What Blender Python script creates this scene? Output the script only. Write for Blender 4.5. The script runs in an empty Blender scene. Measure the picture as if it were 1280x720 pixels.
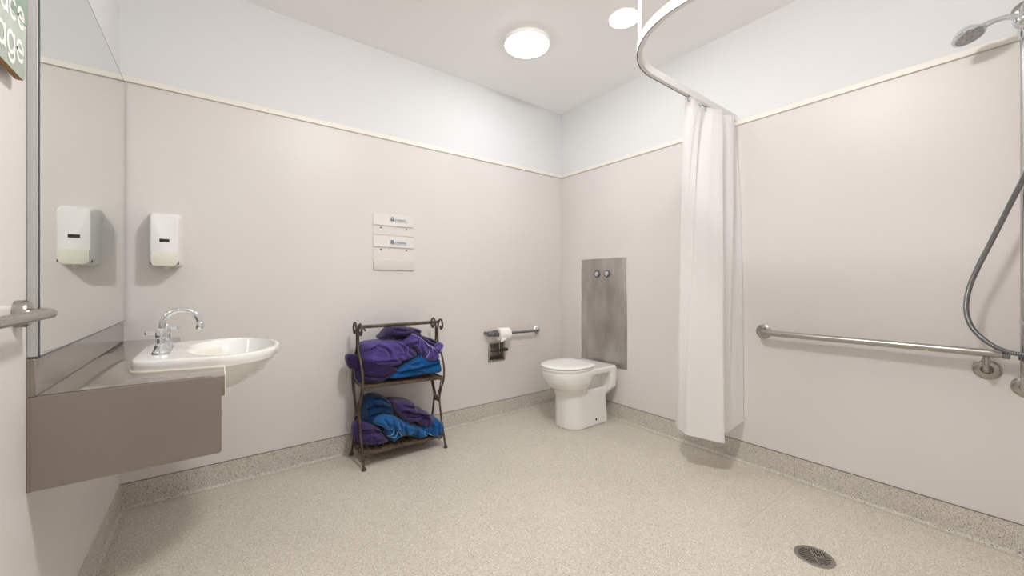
import bpy, bmesh, math, random
from mathutils import Vector, Matrix, noise
random.seed(4)
scene = bpy.context.scene
COL = scene.collection
PI = math.pi

# ------------------------------------------------------------------ place
XL, XR = -0.359, 2.540          # left / right wall
YB, YF = 2.600, -0.750          # back / front wall
ZC = 2.625                      # ceiling
CAM_H = 1.0782

# ------------------------------------------------------------------ materials
def new_mat(name):
    m = bpy.data.materials.new(name); m.use_nodes = True
    nt = m.node_tree
    return m, nt, nt.nodes['Principled BSDF']

def srgb(r, g, b):
    f = lambda c: (c/255/12.92) if c/255 <= .04045 else ((c/255+.055)/1.055)**2.4
    return (f(r), f(g), f(b), 1)

def mat(name, col, rough=.5, metal=0., bump=None, vary=None, coat=0., spec=None, aniso=0):
    """col linear rgba; bump=(scale,strength); vary=(scale,amount)"""
    m, nt, p = new_mat(name)
    p.inputs['Base Color'].default_value = col
    p.inputs['Roughness'].default_value = rough
    p.inputs['Metallic'].default_value = metal
    if coat: p.inputs['Coat Weight'].default_value = coat; p.inputs['Coat Roughness'].default_value = .05
    if spec is not None: p.inputs['Specular IOR Level'].default_value = spec
    tc = nt.nodes.new('ShaderNodeTexCoord')
    if vary:
        n = nt.nodes.new('ShaderNodeTexNoise'); n.inputs['Scale'].default_value = vary[0]; n.inputs['Detail'].default_value = 5
        r = nt.nodes.new('ShaderNodeMapRange'); r.inputs['From Min'].default_value = .3; r.inputs['From Max'].default_value = .7
        r.inputs['To Min'].default_value = 1-vary[1]; r.inputs['To Max'].default_value = 1+vary[1]
        x = nt.nodes.new('ShaderNodeVectorMath'); x.operation = 'SCALE'
        x.inputs[0].default_value = col[:3]
        nt.links.new(tc.outputs['Object'], n.inputs['Vector'])
        nt.links.new(n.outputs['Fac'], r.inputs['Value'])
        nt.links.new(r.outputs['Result'], x.inputs['Scale'])
        nt.links.new(x.outputs['Vector'], p.inputs['Base Color'])
    if bump:
        n = nt.nodes.new('ShaderNodeTexNoise'); n.inputs['Scale'].default_value = bump[0]; n.inputs['Detail'].default_value = 4
        b = nt.nodes.new('ShaderNodeBump'); b.inputs['Strength'].default_value = bump[1]; b.inputs['Distance'].default_value = .002
        nt.links.new(tc.outputs['Object'], n.inputs['Vector'])
        nt.links.new(n.outputs['Fac'], b.inputs['Height'])
        nt.links.new(b.outputs['Normal'], p.inputs['Normal'])
    return m

def wall_material(name, low, high, scuff=0.0):
    """vinyl sheet below the capping strip, white paint above"""
    m, nt, p = new_mat(name)
    tc = nt.nodes.new('ShaderNodeTexCoord')
    geo = nt.nodes.new('ShaderNodeNewGeometry')
    sep = nt.nodes.new('ShaderNodeSeparateXYZ'); nt.links.new(geo.outputs['Position'], sep.inputs[0])
    st = nt.nodes.new('ShaderNodeMath'); st.operation = 'GREATER_THAN'; st.inputs[1].default_value = 2.05
    nt.links.new(sep.outputs['Z'], st.inputs[0])
    n = nt.nodes.new('ShaderNodeTexNoise'); n.inputs['Scale'].default_value = 1.6; n.inputs['Detail'].default_value = 6
    nt.links.new(tc.outputs['Object'], n.inputs['Vector'])
    r = nt.nodes.new('ShaderNodeMapRange'); r.inputs['From Min'].default_value = .3; r.inputs['From Max'].default_value = .7
    r.inputs['To Min'].default_value = .97; r.inputs['To Max'].default_value = 1.03
    nt.links.new(n.outputs['Fac'], r.inputs['Value'])
    sc = nt.nodes.new('ShaderNodeVectorMath'); sc.operation = 'SCALE'; sc.inputs[0].default_value = low[:3]
    nt.links.new(r.outputs['Result'], sc.inputs['Scale'])
    last = sc.outputs['Vector']
    if scuff:
        mp = nt.nodes.new('ShaderNodeMapping'); mp.inputs['Scale'].default_value = (1, 26, 7)
        nt.links.new(tc.outputs['Object'], mp.inputs['Vector'])
        n2 = nt.nodes.new('ShaderNodeTexNoise'); n2.inputs['Scale'].default_value = 2.2; n2.inputs['Detail'].default_value = 3
        nt.links.new(mp.outputs['Vector'], n2.inputs['Vector'])
        r2 = nt.nodes.new('ShaderNodeMapRange'); r2.inputs['From Min'].default_value = .66; r2.inputs['From Max'].default_value = .72
        nt.links.new(n2.outputs['Fac'], r2.inputs['Value'])
        lo = nt.nodes.new('ShaderNodeMath'); lo.operation = 'LESS_THAN'; lo.inputs[1].default_value = .86
        nt.links.new(sep.outputs['Z'], lo.inputs[0])
        ml = nt.nodes.new('ShaderNodeMath'); ml.operation = 'MULTIPLY'
        nt.links.new(r2.outputs['Result'], ml.inputs[0]); nt.links.new(lo.outputs[0], ml.inputs[1])
        ms = nt.nodes.new('ShaderNodeMath'); ms.operation = 'MULTIPLY'; ms.inputs[1].default_value = scuff
        nt.links.new(ml.outputs[0], ms.inputs[0])
        mx0 = nt.nodes.new('ShaderNodeMix'); mx0.data_type = 'RGBA'
        nt.links.new(ms.outputs[0], mx0.inputs['Factor']); nt.links.new(last, mx0.inputs['A'])
        mx0.inputs['B'].default_value = (.8, .79, .76, 1)
        last = mx0.outputs['Result']
    mx = nt.nodes.new('ShaderNodeMix'); mx.data_type = 'RGBA'
    nt.links.new(st.outputs[0], mx.inputs['Factor']); nt.links.new(last, mx.inputs['A'])
    mx.inputs['B'].default_value = high
    nt.links.new(mx.outputs['Result'], p.inputs['Base Color'])
    rr = nt.nodes.new('ShaderNodeMapRange'); rr.inputs['To Min'].default_value = .38; rr.inputs['To Max'].default_value = .7
    nt.links.new(st.outputs[0], rr.inputs['Value']); nt.links.new(rr.outputs['Result'], p.inputs['Roughness'])
    p.inputs['Specular IOR Level'].default_value = .35
    b = nt.nodes.new('ShaderNodeBump'); b.inputs['Strength'].default_value = .12; b.inputs['Distance'].default_value = .004
    n3 = nt.nodes.new('ShaderNodeTexNoise'); n3.inputs['Scale'].default_value = 5; n3.inputs['Detail'].default_value = 3
    nt.links.new(tc.outputs['Object'], n3.inputs['Vector'])
    nt.links.new(n3.outputs['Fac'], b.inputs['Height']); nt.links.new(b.outputs['Normal'], p.inputs['Normal'])
    return m

def speckle(name, base, dark, light, d_amt, l_amt, scale, rough=.5, stain=.06):
    """safety vinyl: a flecked base with dark and pale chips"""
    m, nt, p = new_mat(name)
    tc = nt.nodes.new('ShaderNodeTexCoord')
    def chips(sc, off, lo, hi):
        v = nt.nodes.new('ShaderNodeTexVoronoi'); v.inputs['Scale'].default_value = sc
        mp = nt.nodes.new('ShaderNodeMapping'); mp.inputs['Location'].default_value = (off, off*.7, off*.3)
        nt.links.new(tc.outputs['Object'], mp.inputs['Vector']); nt.links.new(mp.outputs['Vector'], v.inputs['Vector'])
        sp = nt.nodes.new('ShaderNodeSeparateColor'); nt.links.new(v.outputs['Color'], sp.inputs['Color'])
        r = nt.nodes.new('ShaderNodeMapRange'); r.inputs['From Min'].default_value = lo; r.inputs['From Max'].default_value = hi
        nt.links.new(sp.outputs['Red'], r.inputs['Value'])
        return r.outputs['Result']
    n = nt.nodes.new('ShaderNodeTexNoise'); n.inputs['Scale'].default_value = 2.3; n.inputs['Detail'].default_value = 6
    nt.links.new(tc.outputs['Object'], n.inputs['Vector'])
    r = nt.nodes.new('ShaderNodeMapRange'); r.inputs['From Min'].default_value = .3; r.inputs['From Max'].default_value = .7
    r.inputs['To Min'].default_value = 1-stain; r.inputs['To Max'].default_value = 1+stain
    nt.links.new(n.outputs['Fac'], r.inputs['Value'])
    s = nt.nodes.new('ShaderNodeVectorMath'); s.operation = 'SCALE'; s.inputs[0].default_value = base[:3]
    nt.links.new(r.outputs['Result'], s.inputs['Scale'])
    m1 = nt.nodes.new('ShaderNodeMix'); m1.data_type = 'RGBA'
    nt.links.new(chips(scale, 0, 1-d_amt-.03, 1-d_amt+.03), m1.inputs['Factor'])
    nt.links.new(s.outputs['Vector'], m1.inputs['A']); m1.inputs['B'].default_value = dark
    m2 = nt.nodes.new('ShaderNodeMix'); m2.data_type = 'RGBA'
    nt.links.new(chips(scale*.8, 3.7, 1-l_amt-.03, 1-l_amt+.03), m2.inputs['Factor'])
    nt.links.new(m1.outputs['Result'], m2.inputs['A']); m2.inputs['B'].default_value = light
    nt.links.new(m2.outputs['Result'], p.inputs['Base Color'])
    p.inputs['Roughness'].default_value = rough
    p.inputs['Specular IOR Level'].default_value = .3
    b = nt.nodes.new('ShaderNodeBump'); b.inputs['Strength'].default_value = .15; b.inputs['Distance'].default_value = .001
    n2 = nt.nodes.new('ShaderNodeTexNoise'); n2.inputs['Scale'].default_value = 180
    nt.links.new(tc.outputs['Object'], n2.inputs['Vector'])
    nt.links.new(n2.outputs['Fac'], b.inputs['Height']); nt.links.new(b.outputs['Normal'], p.inputs['Normal'])
    return m

def brushed(name, col, rough, axis, stain=.12, sc=420, metal=1.0):
    """brushed steel: noise stretched along an axis varies roughness, cloudy marks vary tone"""
    m, nt, p = new_mat(name)
    tc = nt.nodes.new('ShaderNodeTexCoord')
    mp = nt.nodes.new('ShaderNodeMapping'); s = [sc]*3; s[axis] = 3; mp.inputs['Scale'].default_value = s
    nt.links.new(tc.outputs['Object'], mp.inputs['Vector'])
    n = nt.nodes.new('ShaderNodeTexNoise'); n.inputs['Scale'].default_value = 1; n.inputs['Detail'].default_value = 2
    nt.links.new(mp.outputs['Vector'], n.inputs['Vector'])
    r = nt.nodes.new('ShaderNodeMapRange'); r.inputs['To Min'].default_value = rough*.75; r.inputs['To Max'].default_value = rough*1.3
    nt.links.new(n.outputs['Fac'], r.inputs['Value']); nt.links.new(r.outputs['Result'], p.inputs['Roughness'])
    mp2 = nt.nodes.new('ShaderNodeMapping'); s2 = [6]*3; s2[axis] = 2.2; mp2.inputs['Scale'].default_value = s2
    nt.links.new(tc.outputs['Object'], mp2.inputs['Vector'])
    n2 = nt.nodes.new('ShaderNodeTexNoise'); n2.inputs['Scale'].default_value = 1; n2.inputs['Detail'].default_value = 4
    nt.links.new(mp2.outputs['Vector'], n2.inputs['Vector'])
    r2 = nt.nodes.new('ShaderNodeMapRange'); r2.inputs['From Min'].default_value = .3; r2.inputs['From Max'].default_value = .7
    r2.inputs['To Min'].default_value = 1-stain; r2.inputs['To Max'].default_value = 1+stain
    nt.links.new(n2.outputs['Fac'], r2.inputs['Value'])
    x = nt.nodes.new('ShaderNodeVectorMath'); x.operation = 'SCALE'; x.inputs[0].default_value = col[:3]
    nt.links.new(r2.outputs['Result'], x.inputs['Scale']); nt.links.new(x.outputs['Vector'], p.inputs['Base Color'])
    p.inputs['Metallic'].default_value = metal
    return m

def rusty(name):
    m, nt, p = new_mat(name)
    tc = nt.nodes.new('ShaderNodeTexCoord')
    n = nt.nodes.new('ShaderNodeTexNoise'); n.inputs['Scale'].default_value = 22; n.inputs['Detail'].default_value = 6
    nt.links.new(tc.outputs['Object'], n.inputs['Vector'])
    cr = nt.nodes.new('ShaderNodeValToRGB')
    cr.color_ramp.elements[0].position = .40; cr.color_ramp.elements[0].color = srgb(72, 61, 54)
    cr.color_ramp.elements[1].position = .66; cr.color_ramp.elements[1].color = srgb(104, 82, 68)
    e = cr.color_ramp.elements.new(.54); e.color = srgb(90, 76, 67)
    nt.links.new(n.outputs['Fac'], cr.inputs['Fac']); nt.links.new(cr.outputs['Color'], p.inputs['Base Color'])
    p.inputs['Metallic'].default_value = .35; p.inputs['Roughness'].default_value = .48
    b = nt.nodes.new('ShaderNodeBump'); b.inputs['Strength'].default_value = .3; b.inputs['Distance'].default_value = .001
    nt.links.new(n.outputs['Fac'], b.inputs['Height']); nt.links.new(b.outputs['Normal'], p.inputs['Normal'])
    return m

def terry(name, col, dark=.55):
    """terry towelling: fine pile bump, small tone variation, fuzzy sheen"""
    m, nt, p = new_mat(name)
    tc = nt.nodes.new('ShaderNodeTexCoord')
    n = nt.nodes.new('ShaderNodeTexNoise'); n.inputs['Scale'].default_value = 190; n.inputs['Detail'].default_value = 3
    nt.links.new(tc.outputs['Object'], n.inputs['Vector'])
    n2 = nt.nodes.new('ShaderNodeTexNoise'); n2.inputs['Scale'].default_value = 14; n2.inputs['Detail'].default_value = 4
    nt.links.new(tc.outputs['Object'], n2.inputs['Vector'])
    a = nt.nodes.new('ShaderNodeMath'); a.operation = 'ADD'
    nt.links.new(n.outputs['Fac'], a.inputs[0]); nt.links.new(n2.outputs['Fac'], a.inputs[1])
    r = nt.nodes.new('ShaderNodeMapRange'); r.inputs['From Min'].default_value = .7; r.inputs['From Max'].default_value = 1.3
    r.inputs['To Min'].default_value = .82; r.inputs['To Max'].default_value = 1.2
    nt.links.new(a.outputs[0], r.inputs['Value'])
    x = nt.nodes.new('ShaderNodeVectorMath'); x.operation = 'SCALE'; x.inputs[0].default_value = col[:3]
    nt.links.new(r.outputs['Result'], x.inputs['Scale']); nt.links.new(x.outputs['Vector'], p.inputs['Base Color'])
    p.inputs['Roughness'].default_value = .95; p.inputs['Specular IOR Level'].default_value = .1
    p.inputs['Sheen Weight'].default_value = .25; p.inputs['Sheen Roughness'].default_value = .5
    b = nt.nodes.new('ShaderNodeBump'); b.inputs['Strength'].default_value = .5; b.inputs['Distance'].default_value = .003
    nt.links.new(n.outputs['Fac'], b.inputs['Height']); nt.links.new(b.outputs['Normal'], p.inputs['Normal'])
    return m

def emit(name, col, s):
    m = bpy.data.materials.new(name); m.use_nodes = True
    nt = m.node_tree; nt.nodes.clear()
    e = nt.nodes.new('ShaderNodeEmission'); e.inputs['Color'].default_value = col; e.inputs['Strength'].default_value = s
    o = nt.nodes.new('ShaderNodeOutputMaterial'); nt.links.new(e.outputs[0], o.inputs['Surface'])
    return m

def sheer(name):
    """thin white curtain cloth, lets some light through"""
    m, nt, p = new_mat(name)
    p.inputs['Base Color'].default_value = (.93, .93, .93, 1); p.inputs['Roughness'].default_value = .45
    p.inputs['Specular IOR Level'].default_value = .3
    t = nt.nodes.new('ShaderNodeBsdfTranslucent'); t.inputs['Color'].default_value = (.93, .93, .925, 1)
    tr = nt.nodes.new('ShaderNodeBsdfTransparent')
    mx = nt.nodes.new('ShaderNodeMixShader'); mx.inputs[0].default_value = .4
    mx2 = nt.nodes.new('ShaderNodeMixShader'); mx2.inputs[0].default_value = .08
    o = nt.nodes['Material Output']
    nt.links.new(p.outputs[0], mx.inputs[1]); nt.links.new(t.outputs[0], mx.inputs[2])
    nt.links.new(mx.outputs[0], mx2.inputs[1]); nt.links.new(tr.outputs[0], mx2.inputs[2])
    nt.links.new(mx2.outputs[0], o.inputs['Surface'])
    return m

M = {}
LOW = (.675, .644, .630, 1); HIGH = (.715, .722, .735, 1)
M['wall'] = wall_material('wall_vinyl_and_paint', LOW, HIGH)
M['wall_scuffed'] = wall_material('wall_vinyl_scuffed', LOW, HIGH, .6)
M['ceiling'] = mat('ceiling_paint', (.94, .94, .945, 1), .75)
M['floor'] = speckle('floor_safety_vinyl', (.55, .51, .435, 1), (.19, .165, .135, 1), (.76, .73, .66, 1), .085, .13, 500, .5, .05)
M['coving'] = speckle('coving_vinyl', (.55, .515, .46, 1), (.13, .115, .10, 1), (.68, .65, .60, 1), .16, .15, 440, .45, .06)
M['capping'] = mat('capping_strip', (.80, .765, .71, 1), .45)
M['joint'] = mat('joint_sealant_dark', (.16, .13, .11, 1), .6)
M['weld'] = mat('vinyl_weld', (.50, .46, .40, 1), .5)
M['laminate'] = mat('taupe_laminate', srgb(126, 116, 107), .24, vary=(3, .04), spec=.5, coat=.8)
M['board'] = mat('pale_grey_board', (.47, .475, .475, 1), .3)
M['mirror'] = mat('silvered_glass', (.82, .848, .825, 1), 0.0, 1.0)
M['edge'] = mat('glass_edge', (.05, .07, .08, 1), .2)
M['ceramic'] = mat('white_ceramic', (.80, .80, .785, 1), .08, coat=.6)
M['ceramic_rough'] = mat('white_plastic_seat', (.82, .82, .80, 1), .22)
M['chrome'] = mat('chrome', (.72, .74, .77, 1), .07, 1.0)
M['chrome_dark'] = mat('dark_chrome', (.22, .225, .235, 1), .16, 1.0)
M['steel'] = brushed('brushed_steel', (.44, .42, .395, 1), .28, 1, .02)
M['steel_v'] = brushed('brushed_steel_upright', (.54, .54, .53, 1), .26, 2, .06)
M['steel_plate'] = brushed('stained_steel_plate', (.54, .515, .49, 1), .36, 2, .28)
M['steel_round'] = mat('satin_steel', (.42, .40, .37, 1), .26, 1.0)
M['white_plastic'] = mat('white_plastic', (.80, .79, .785, 1), .3)
M['cream_plastic'] = mat('cream_plastic', (.72, .71, .62, 1), .35)
M['black'] = mat('dark_window', (.03, .027, .025, 1), .25)
M['hole'] = mat('drain_void', (.01, .01, .01, 1), .9)
M['rust'] = rusty('rusty_wrought_iron')
M['shelf'] = mat('rack_shelf_metal', srgb(118, 96, 78), .5, .2, vary=(30, .25))
M['violet'] = terry('terry_violet', srgb(74, 60, 126))
M['violet_dark'] = terry('terry_dark_violet', srgb(58, 45, 90))
M['violet_deep'] = terry('terry_deep_violet', srgb(42, 30, 70))
M['blue'] = terry('terry_blue', srgb(12, 78, 138))
M['blue_dark'] = terry('terry_dark_blue', srgb(10, 46, 86))
M['blue_mid'] = terry('terry_mid_blue', srgb(22, 84, 142))
M['hem_v'] = mat('hem_pale_violet', srgb(176, 166, 214), .9)
M['hem_b'] = mat('hem_pale_blue', srgb(150, 190, 224), .9)
M['paper'] = mat('tissue_paper', (.84, .83, .81, 1), .9, bump=(120, .2))
M['card'] = mat('translucent_plastic_sheet', (.69, .66, .635, 1), .35)
M['card_grey'] = mat('translucent_plastic_pocket', (.58, .55, .515, 1), .35)
M['screw'] = mat('screw_head', (.26, .22, .20, 1), .4, .6)
M['ink'] = mat('blue_ink', srgb(30, 84, 128), .5)
M['label'] = mat('pale_blue_sticker', srgb(212, 214, 214), .5)
M['sealant'] = mat('cream_sealant', (.80, .76, .68, 1), .35)
M['sheer'] = sheer('curtain_cloth')
M['track'] = mat('white_powder_coat', (.80, .80, .80, 1), .35)
M['slot'] = mat('track_slot', (.05, .05, .055, 1), .6)
M['hose'] = mat('steel_hose', (.20, .205, .215, 1), .32, .9)
M['nozzle'] = mat('grey_nozzle_plate', (.42, .42, .42, 1), .4, .4, vary=(90, .3))
M['sign'] = mat('sage_green_paint', srgb(176, 186, 176), .7, vary=(16, .10), bump=(40, .3))
M['sign_old'] = mat('worn_green_paint', srgb(146, 168, 152), .7, vary=(12, .16), bump=(40, .3))
M['wood'] = mat('raw_timber_edge', srgb(150, 112, 72), .7, vary=(35, .25))
M['letter'] = mat('white_sign_paint', (.85, .85, .84, 1), .6)
M['lamp'] = emit('lamp_glow_cool', (.97, .985, 1.0, 1), 11)
M['lamp2'] = emit('lamp_glow_white', (1.0, .985, .97, 1), 13)
M['lamp_warm'] = emit('lamp_glow_warm', (1.0, .98, .95, 1), 74)
M['grille'] = mat('vent_plastic', (.85, .85, .85, 1), .5)

# ------------------------------------------------------------------ mesh helpers
def finish(bm, smooth=True, angle=40):
    bmesh.ops.recalc_face_normals(bm, faces=bm.faces)
    me = bpy.data.meshes.new('m'); bm.to_mesh(me); bm.free()
    if smooth:
        me.polygons.foreach_set('use_smooth', [True]*len(me.polygons))
        me.set_sharp_from_angle(angle=math.radians(angle))
    return me

def props(o, label=None, cat=None, group=None, kind=None):
    if label: o['label'] = label
    if cat: o['category'] = cat
    if group: o['group'] = group
    if kind: o['kind'] = kind
    return o

def world_of(o):
    v = Vector(o.location); p = o.parent
    while p: v += Vector(p.location); p = p.parent
    return v

def obj(name, me, m, parent=None, origin=None):
    """link a mesh whose vertices are in room coordinates"""
    if isinstance(me, bmesh.types.BMesh): me = finish(me)
    me.name = name
    o = bpy.data.objects.new(name, me); COL.objects.link(o)
    me.materials.clear()
    for x in (m if isinstance(m, (list, tuple)) else [m]): me.materials.append(x)
    if origin is None:
        xs = [v.co for v in me.vertices]
        lo = Vector((min(v.x for v in xs), min(v.y for v in xs), min(v.z for v in xs)))
        hi = Vector((max(v.x for v in xs), max(v.y for v in xs), max(v.z for v in xs)))
        origin = Vector(((lo.x+hi.x)/2, (lo.y+hi.y)/2, lo.z))
    origin = Vector(origin)
    me.transform(Matrix.Translation(-origin))
    if parent:
        o.parent = parent; o.location = origin - world_of(parent)
    else:
        o.location = origin
    return o

def thing(name, label, cat, loc, group=None):
    o = bpy.data.objects.new(name, None); COL.objects.link(o)
    o.location = loc; o.empty_display_size = .05
    return props(o, label, cat, group)

def structure(name, me, m):
    o = obj(name, me, m); o['kind'] = 'structure'; return o

def box(lo, hi, bev=0., segs=2, bm=None):
    bm2 = bmesh.new()
    bmesh.ops.create_cube(bm2, size=1)
    lo, hi = Vector(lo), Vector(hi)
    for v in bm2.verts:
        v.co = Vector(((lo.x+hi.x)/2 + v.co.x*(hi.x-lo.x), (lo.y+hi.y)/2 + v.co.y*(hi.y-lo.y), (lo.z+hi.z)/2 + v.co.z*(hi.z-lo.z)))
    if bev: bmesh.ops.bevel(bm2, geom=list(bm2.edges), offset=bev, segments=segs, affect='EDGES', profile=.5)
    if bm is None: return bm2
    merge(bm, bm2); return bm

def merge(a, b):
    me = bpy.data.meshes.new('tmp'); b.to_mesh(me); b.free(); a.from_mesh(me); bpy.data.meshes.remove(me); return a

def catmull(pts, n=8, closed=False):
    pts = [Vector(p) for p in pts]; out = []
    N = len(pts)
    rng = range(N) if closed else range(N-1)
    for i in rng:
        p1, p2 = pts[i], pts[(i+1) % N]
        p0 = pts[i-1] if (i > 0 or closed) else p1*2-p2
        p3 = pts[(i+2) % N] if (i+2 < N or closed) else p2*2-p1
        for k in range(n):
            t = k/n
            out.append(.5*((2*p1) + (p2-p0)*t + (2*p0-5*p1+4*p2-p3)*t*t + (3*p1-p0-3*p2+p3)*t**3))
    if not closed: out.append(pts[-1])
    return out

def tube(pts, r, segs=12, bm=None, closed=False, radii=None, caps=True):
    if bm is None: bm = bmesh.new()
    pts = [Vector(p) for p in pts]; n = len(pts)
    rings = []; nor = None
    for i, p in enumerate(pts):
        if closed: t = pts[(i+1) % n]-pts[i-1]
        else: t = pts[min(i+1, n-1)]-pts[max(i-1, 0)]
        t.normalize()
        if nor is None:
            nor = t.orthogonal().normalized()
        else:
            nor = nor - t*nor.dot(t)
            nor = nor.normalized() if nor.length > 1e-6 else t.orthogonal().normalized()
        b = t.cross(nor); rr = radii[i] if radii else r
        rings.append([bm.verts.new(p + (nor*math.cos(a)+b*math.sin(a))*rr) for a in (2*PI*k/segs for k in range(segs))])
    for i in range(n if closed else n-1):
        A, B = rings[i], rings[(i+1) % n]
        for k in range(segs):
            bm.faces.new((A[k], A[(k+1) % segs], B[(k+1) % segs], B[k]))
    if not closed and caps:
        bm.faces.new(rings[0]); bm.faces.new(rings[-1])
    return bm

def lathe(profile, loc, axis='z', segs=40, bm=None):
    """profile: (radius, height) pairs, spun about an axis through loc"""
    if bm is None: bm = bmesh.new()
    loc = Vector(loc)
    def pt(r, h, a):
        c, s = r*math.cos(a), r*math.sin(a)
        return loc + {'z': Vector((c, s, h)), 'y': Vector((c, h, s)), 'x': Vector((h, c, s))}[axis]
    rings = []
    for r, h in profile:
        if r < 1e-6: rings.append([bm.verts.new(pt(0, h, 0))])
        else: rings.append([bm.verts.new(pt(r, h, 2*PI*k/segs)) for k in range(segs)])
    for A, B in zip(rings, rings[1:]):
        for k in range(segs):
            k2 = (k+1) % segs
            if len(A) == 1 and len(B) == 1: continue
            if len(A) == 1: bm.faces.new((A[0], B[k], B[k2]))
            elif len(B) == 1: bm.faces.new((A[k], A[k2], B[0]))
            else: bm.faces.new((A[k], A[k2], B[k2], B[k]))
    return bm

def loft(rings, bm=None, cap0=True, cap1=True):
    if bm is None: bm = bmesh.new()
    R = [[bm.verts.new(p) for p in r] for r in rings]
    n = len(R[0])
    for A, B in zip(R, R[1:]):
        for k in range(n):
            bm.faces.new((A[k], A[(k+1) % n], B[(k+1) % n], B[k]))
    if cap0: bm.faces.new(R[0])
    if cap1: bm.faces.new(R[-1])
    return bm

def prism(outline, axis, a, b, bev=0., segs=2, bm=None):
    """outline: 2D points; extruded from a to b along the axis ('x': (y,z), 'y': (x,z), 'z': (x,y))"""
    bm2 = bmesh.new()
    def P(u, v, w): return {'x': (w, u, v), 'y': (u, w, v), 'z': (u, v, w)}[axis]
    A = [bm2.verts.new(P(u, v, a)) for u, v in outline]; B = [bm2.verts.new(P(u, v, b)) for u, v in outline]
    n = len(A)
    fa = bm2.faces.new(A); fb = bm2.faces.new(B)
    for k in range(n): bm2.faces.new((A[k], A[(k+1) % n], B[(k+1) % n], B[k]))
    if bev:
        es = list(set(fa.edges) | set(fb.edges))
        bmesh.ops.bevel(bm2, geom=es, offset=bev, segments=segs, affect='EDGES', profile=.5)
    if bm is None: return bm2
    merge(bm, bm2); return bm

def round_rect(x0, y0, x1, y1, r, n=6):
    rs = r if isinstance(r, (list, tuple)) else [r]*4   # BL, BR, TR, TL
    out = []
    for (cx, cy, a0, rr) in ((x0+rs[0], y0+rs[0], PI, rs[0]), (x1-rs[1], y0+rs[1], 1.5*PI, rs[1]), (x1-rs[2], y1-rs[2], 0, rs[2]), (x0+rs[3], y1-rs[3], .5*PI, rs[3])):
        for k in range(n+1):
            a = a0 + .5*PI*k/n
            out.append((cx+rr*math.cos(a), cy+rr*math.sin(a)))
    return out

def quad(*p):
    bm = bmesh.new(); bm.faces.new([bm.verts.new(q) for q in p]); return bm

def text_mesh(s, size, depth):
    cu = bpy.data.curves.new('t', 'FONT'); cu.body = s; cu.size = size; cu.extrude = depth; cu.resolution_u = 6
    o = bpy.data.objects.new('t', cu); COL.objects.link(o)
    dg = bpy.context.evaluated_depsgraph_get()
    me = bpy.data.meshes.new_from_object(o.evaluated_get(dg))
    bpy.data.objects.remove(o); bpy.data.curves.remove(cu)
    return me

def modified(me, *mods):
    """run modifiers on a mesh and give back the result"""
    o = bpy.data.objects.new('t', me); COL.objects.link(o)
    for typ, kw in mods:
        md = o.modifiers.new('m', typ)
        for k, v in kw.items(): setattr(md, k, v)
    dg = bpy.context.evaluated_depsgraph_get()
    r = bpy.data.meshes.new_from_object(o.evaluated_get(dg))
    bpy.data.objects.remove(o)
    r.polygons.foreach_set('use_smooth', [True]*len(r.polygons))
    return r

# ------------------------------------------------------------------ room shell
T = .12
structure('floor', box((XL-T, YF-T, -.1), (XR+T, YB+T, 0)), M['floor'])
structure('ceiling', box((XL-T, YF-T, ZC), (XR+T, YB+T, ZC+.1)), M['ceiling'])
structure('wall_left', box((XL-T, YF-T, 0), (XL, YB+T, ZC)), M['wall_scuffed'])
structure('wall_right', box((XR, YF-T, 0), (XR+T, YB+T, ZC)), M['wall'])
structure('wall_front', box((XL, YF-T, 0), (XR, YF, ZC)), M['wall'])
# back wall with the niche of the recessed roll holder left open
HX0, HX1, HZ0, HZ1 = 1.742, 1.885, .458, .595
bm = bmesh.new()
for (x0, x1, z0, z1) in ((XL, HX0, 0, ZC), (HX1, XR, 0, ZC), (HX0, HX1, 0, HZ0), (HX0, HX1, HZ1, ZC)):
    box((x0, YB, z0), (x1, YB+T, z1), bm=bm)
structure('wall_back', bm, M['wall'])

def coving_run(name, axis, a, b, wall, sgn):
    prof = [(0, .1225), (.003, .121), (.003, .018)]
    for k in range(1, 8):
        t = .5*PI*k/7
        prof.append((.003+.016*(1-math.cos(t)), .002+.016*(1-math.sin(t))))
    prof += [(.030, .0012), (.030, 0), (0, 0)]
    bm = bmesh.new(); rows = []
    for w in (a, b):
        row = []
        for u, v in prof:
            p = wall+sgn*u
            row.append(bm.verts.new((w, p, v) if axis == 'x' else (p, w, v)))
        rows.append(row)
    n = len(prof)
    for k in range(n): bm.faces.new((rows[0][k], rows[0][(k+1) % n], rows[1][(k+1) % n], rows[1][k]))
    bm.faces.new(rows[0]); bm.faces.new(rows[1])
    structure(name, bm, M['coving'])
coving_run('baseboard_back', 'x', XL, XR, YB, -1)
coving_run('baseboard_right', 'y', YF, YB, XR, -1)
coving_run('baseboard_left', 'y', YF, YB, XL, 1)
# dark open joint along the coving top, the cream capping strip high on the walls
structure('trim_1', box((XL+.003, YB-.0036, .1215), (XR, YB, .1245)), M['joint'])
structure('trim_2', box((XR-.0036, YF, .1215), (XR, YB, .1245)), M['joint'])
structure('trim_3', box((XL, YB-.005, 2.039), (XR, YB, 2.067), .0015, 1), M['capping'])
structure('trim_4', box((XR-.005, YF, 2.039), (XR, YB, 2.067), .0015, 1), M['capping'])
structure('trim_5', box((XL, YF, 2.039), (XL+.004, YB, 2.067), .001, 1), M['capping'])
structure('trim_6', box((XL, YB-.0054, 2.0365), (XR, YB, 2.0395)), M['weld'])
structure('trim_7', box((XR-.0054, YF, 2.0365), (XR, YB, 2.0395)), M['weld'])
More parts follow.
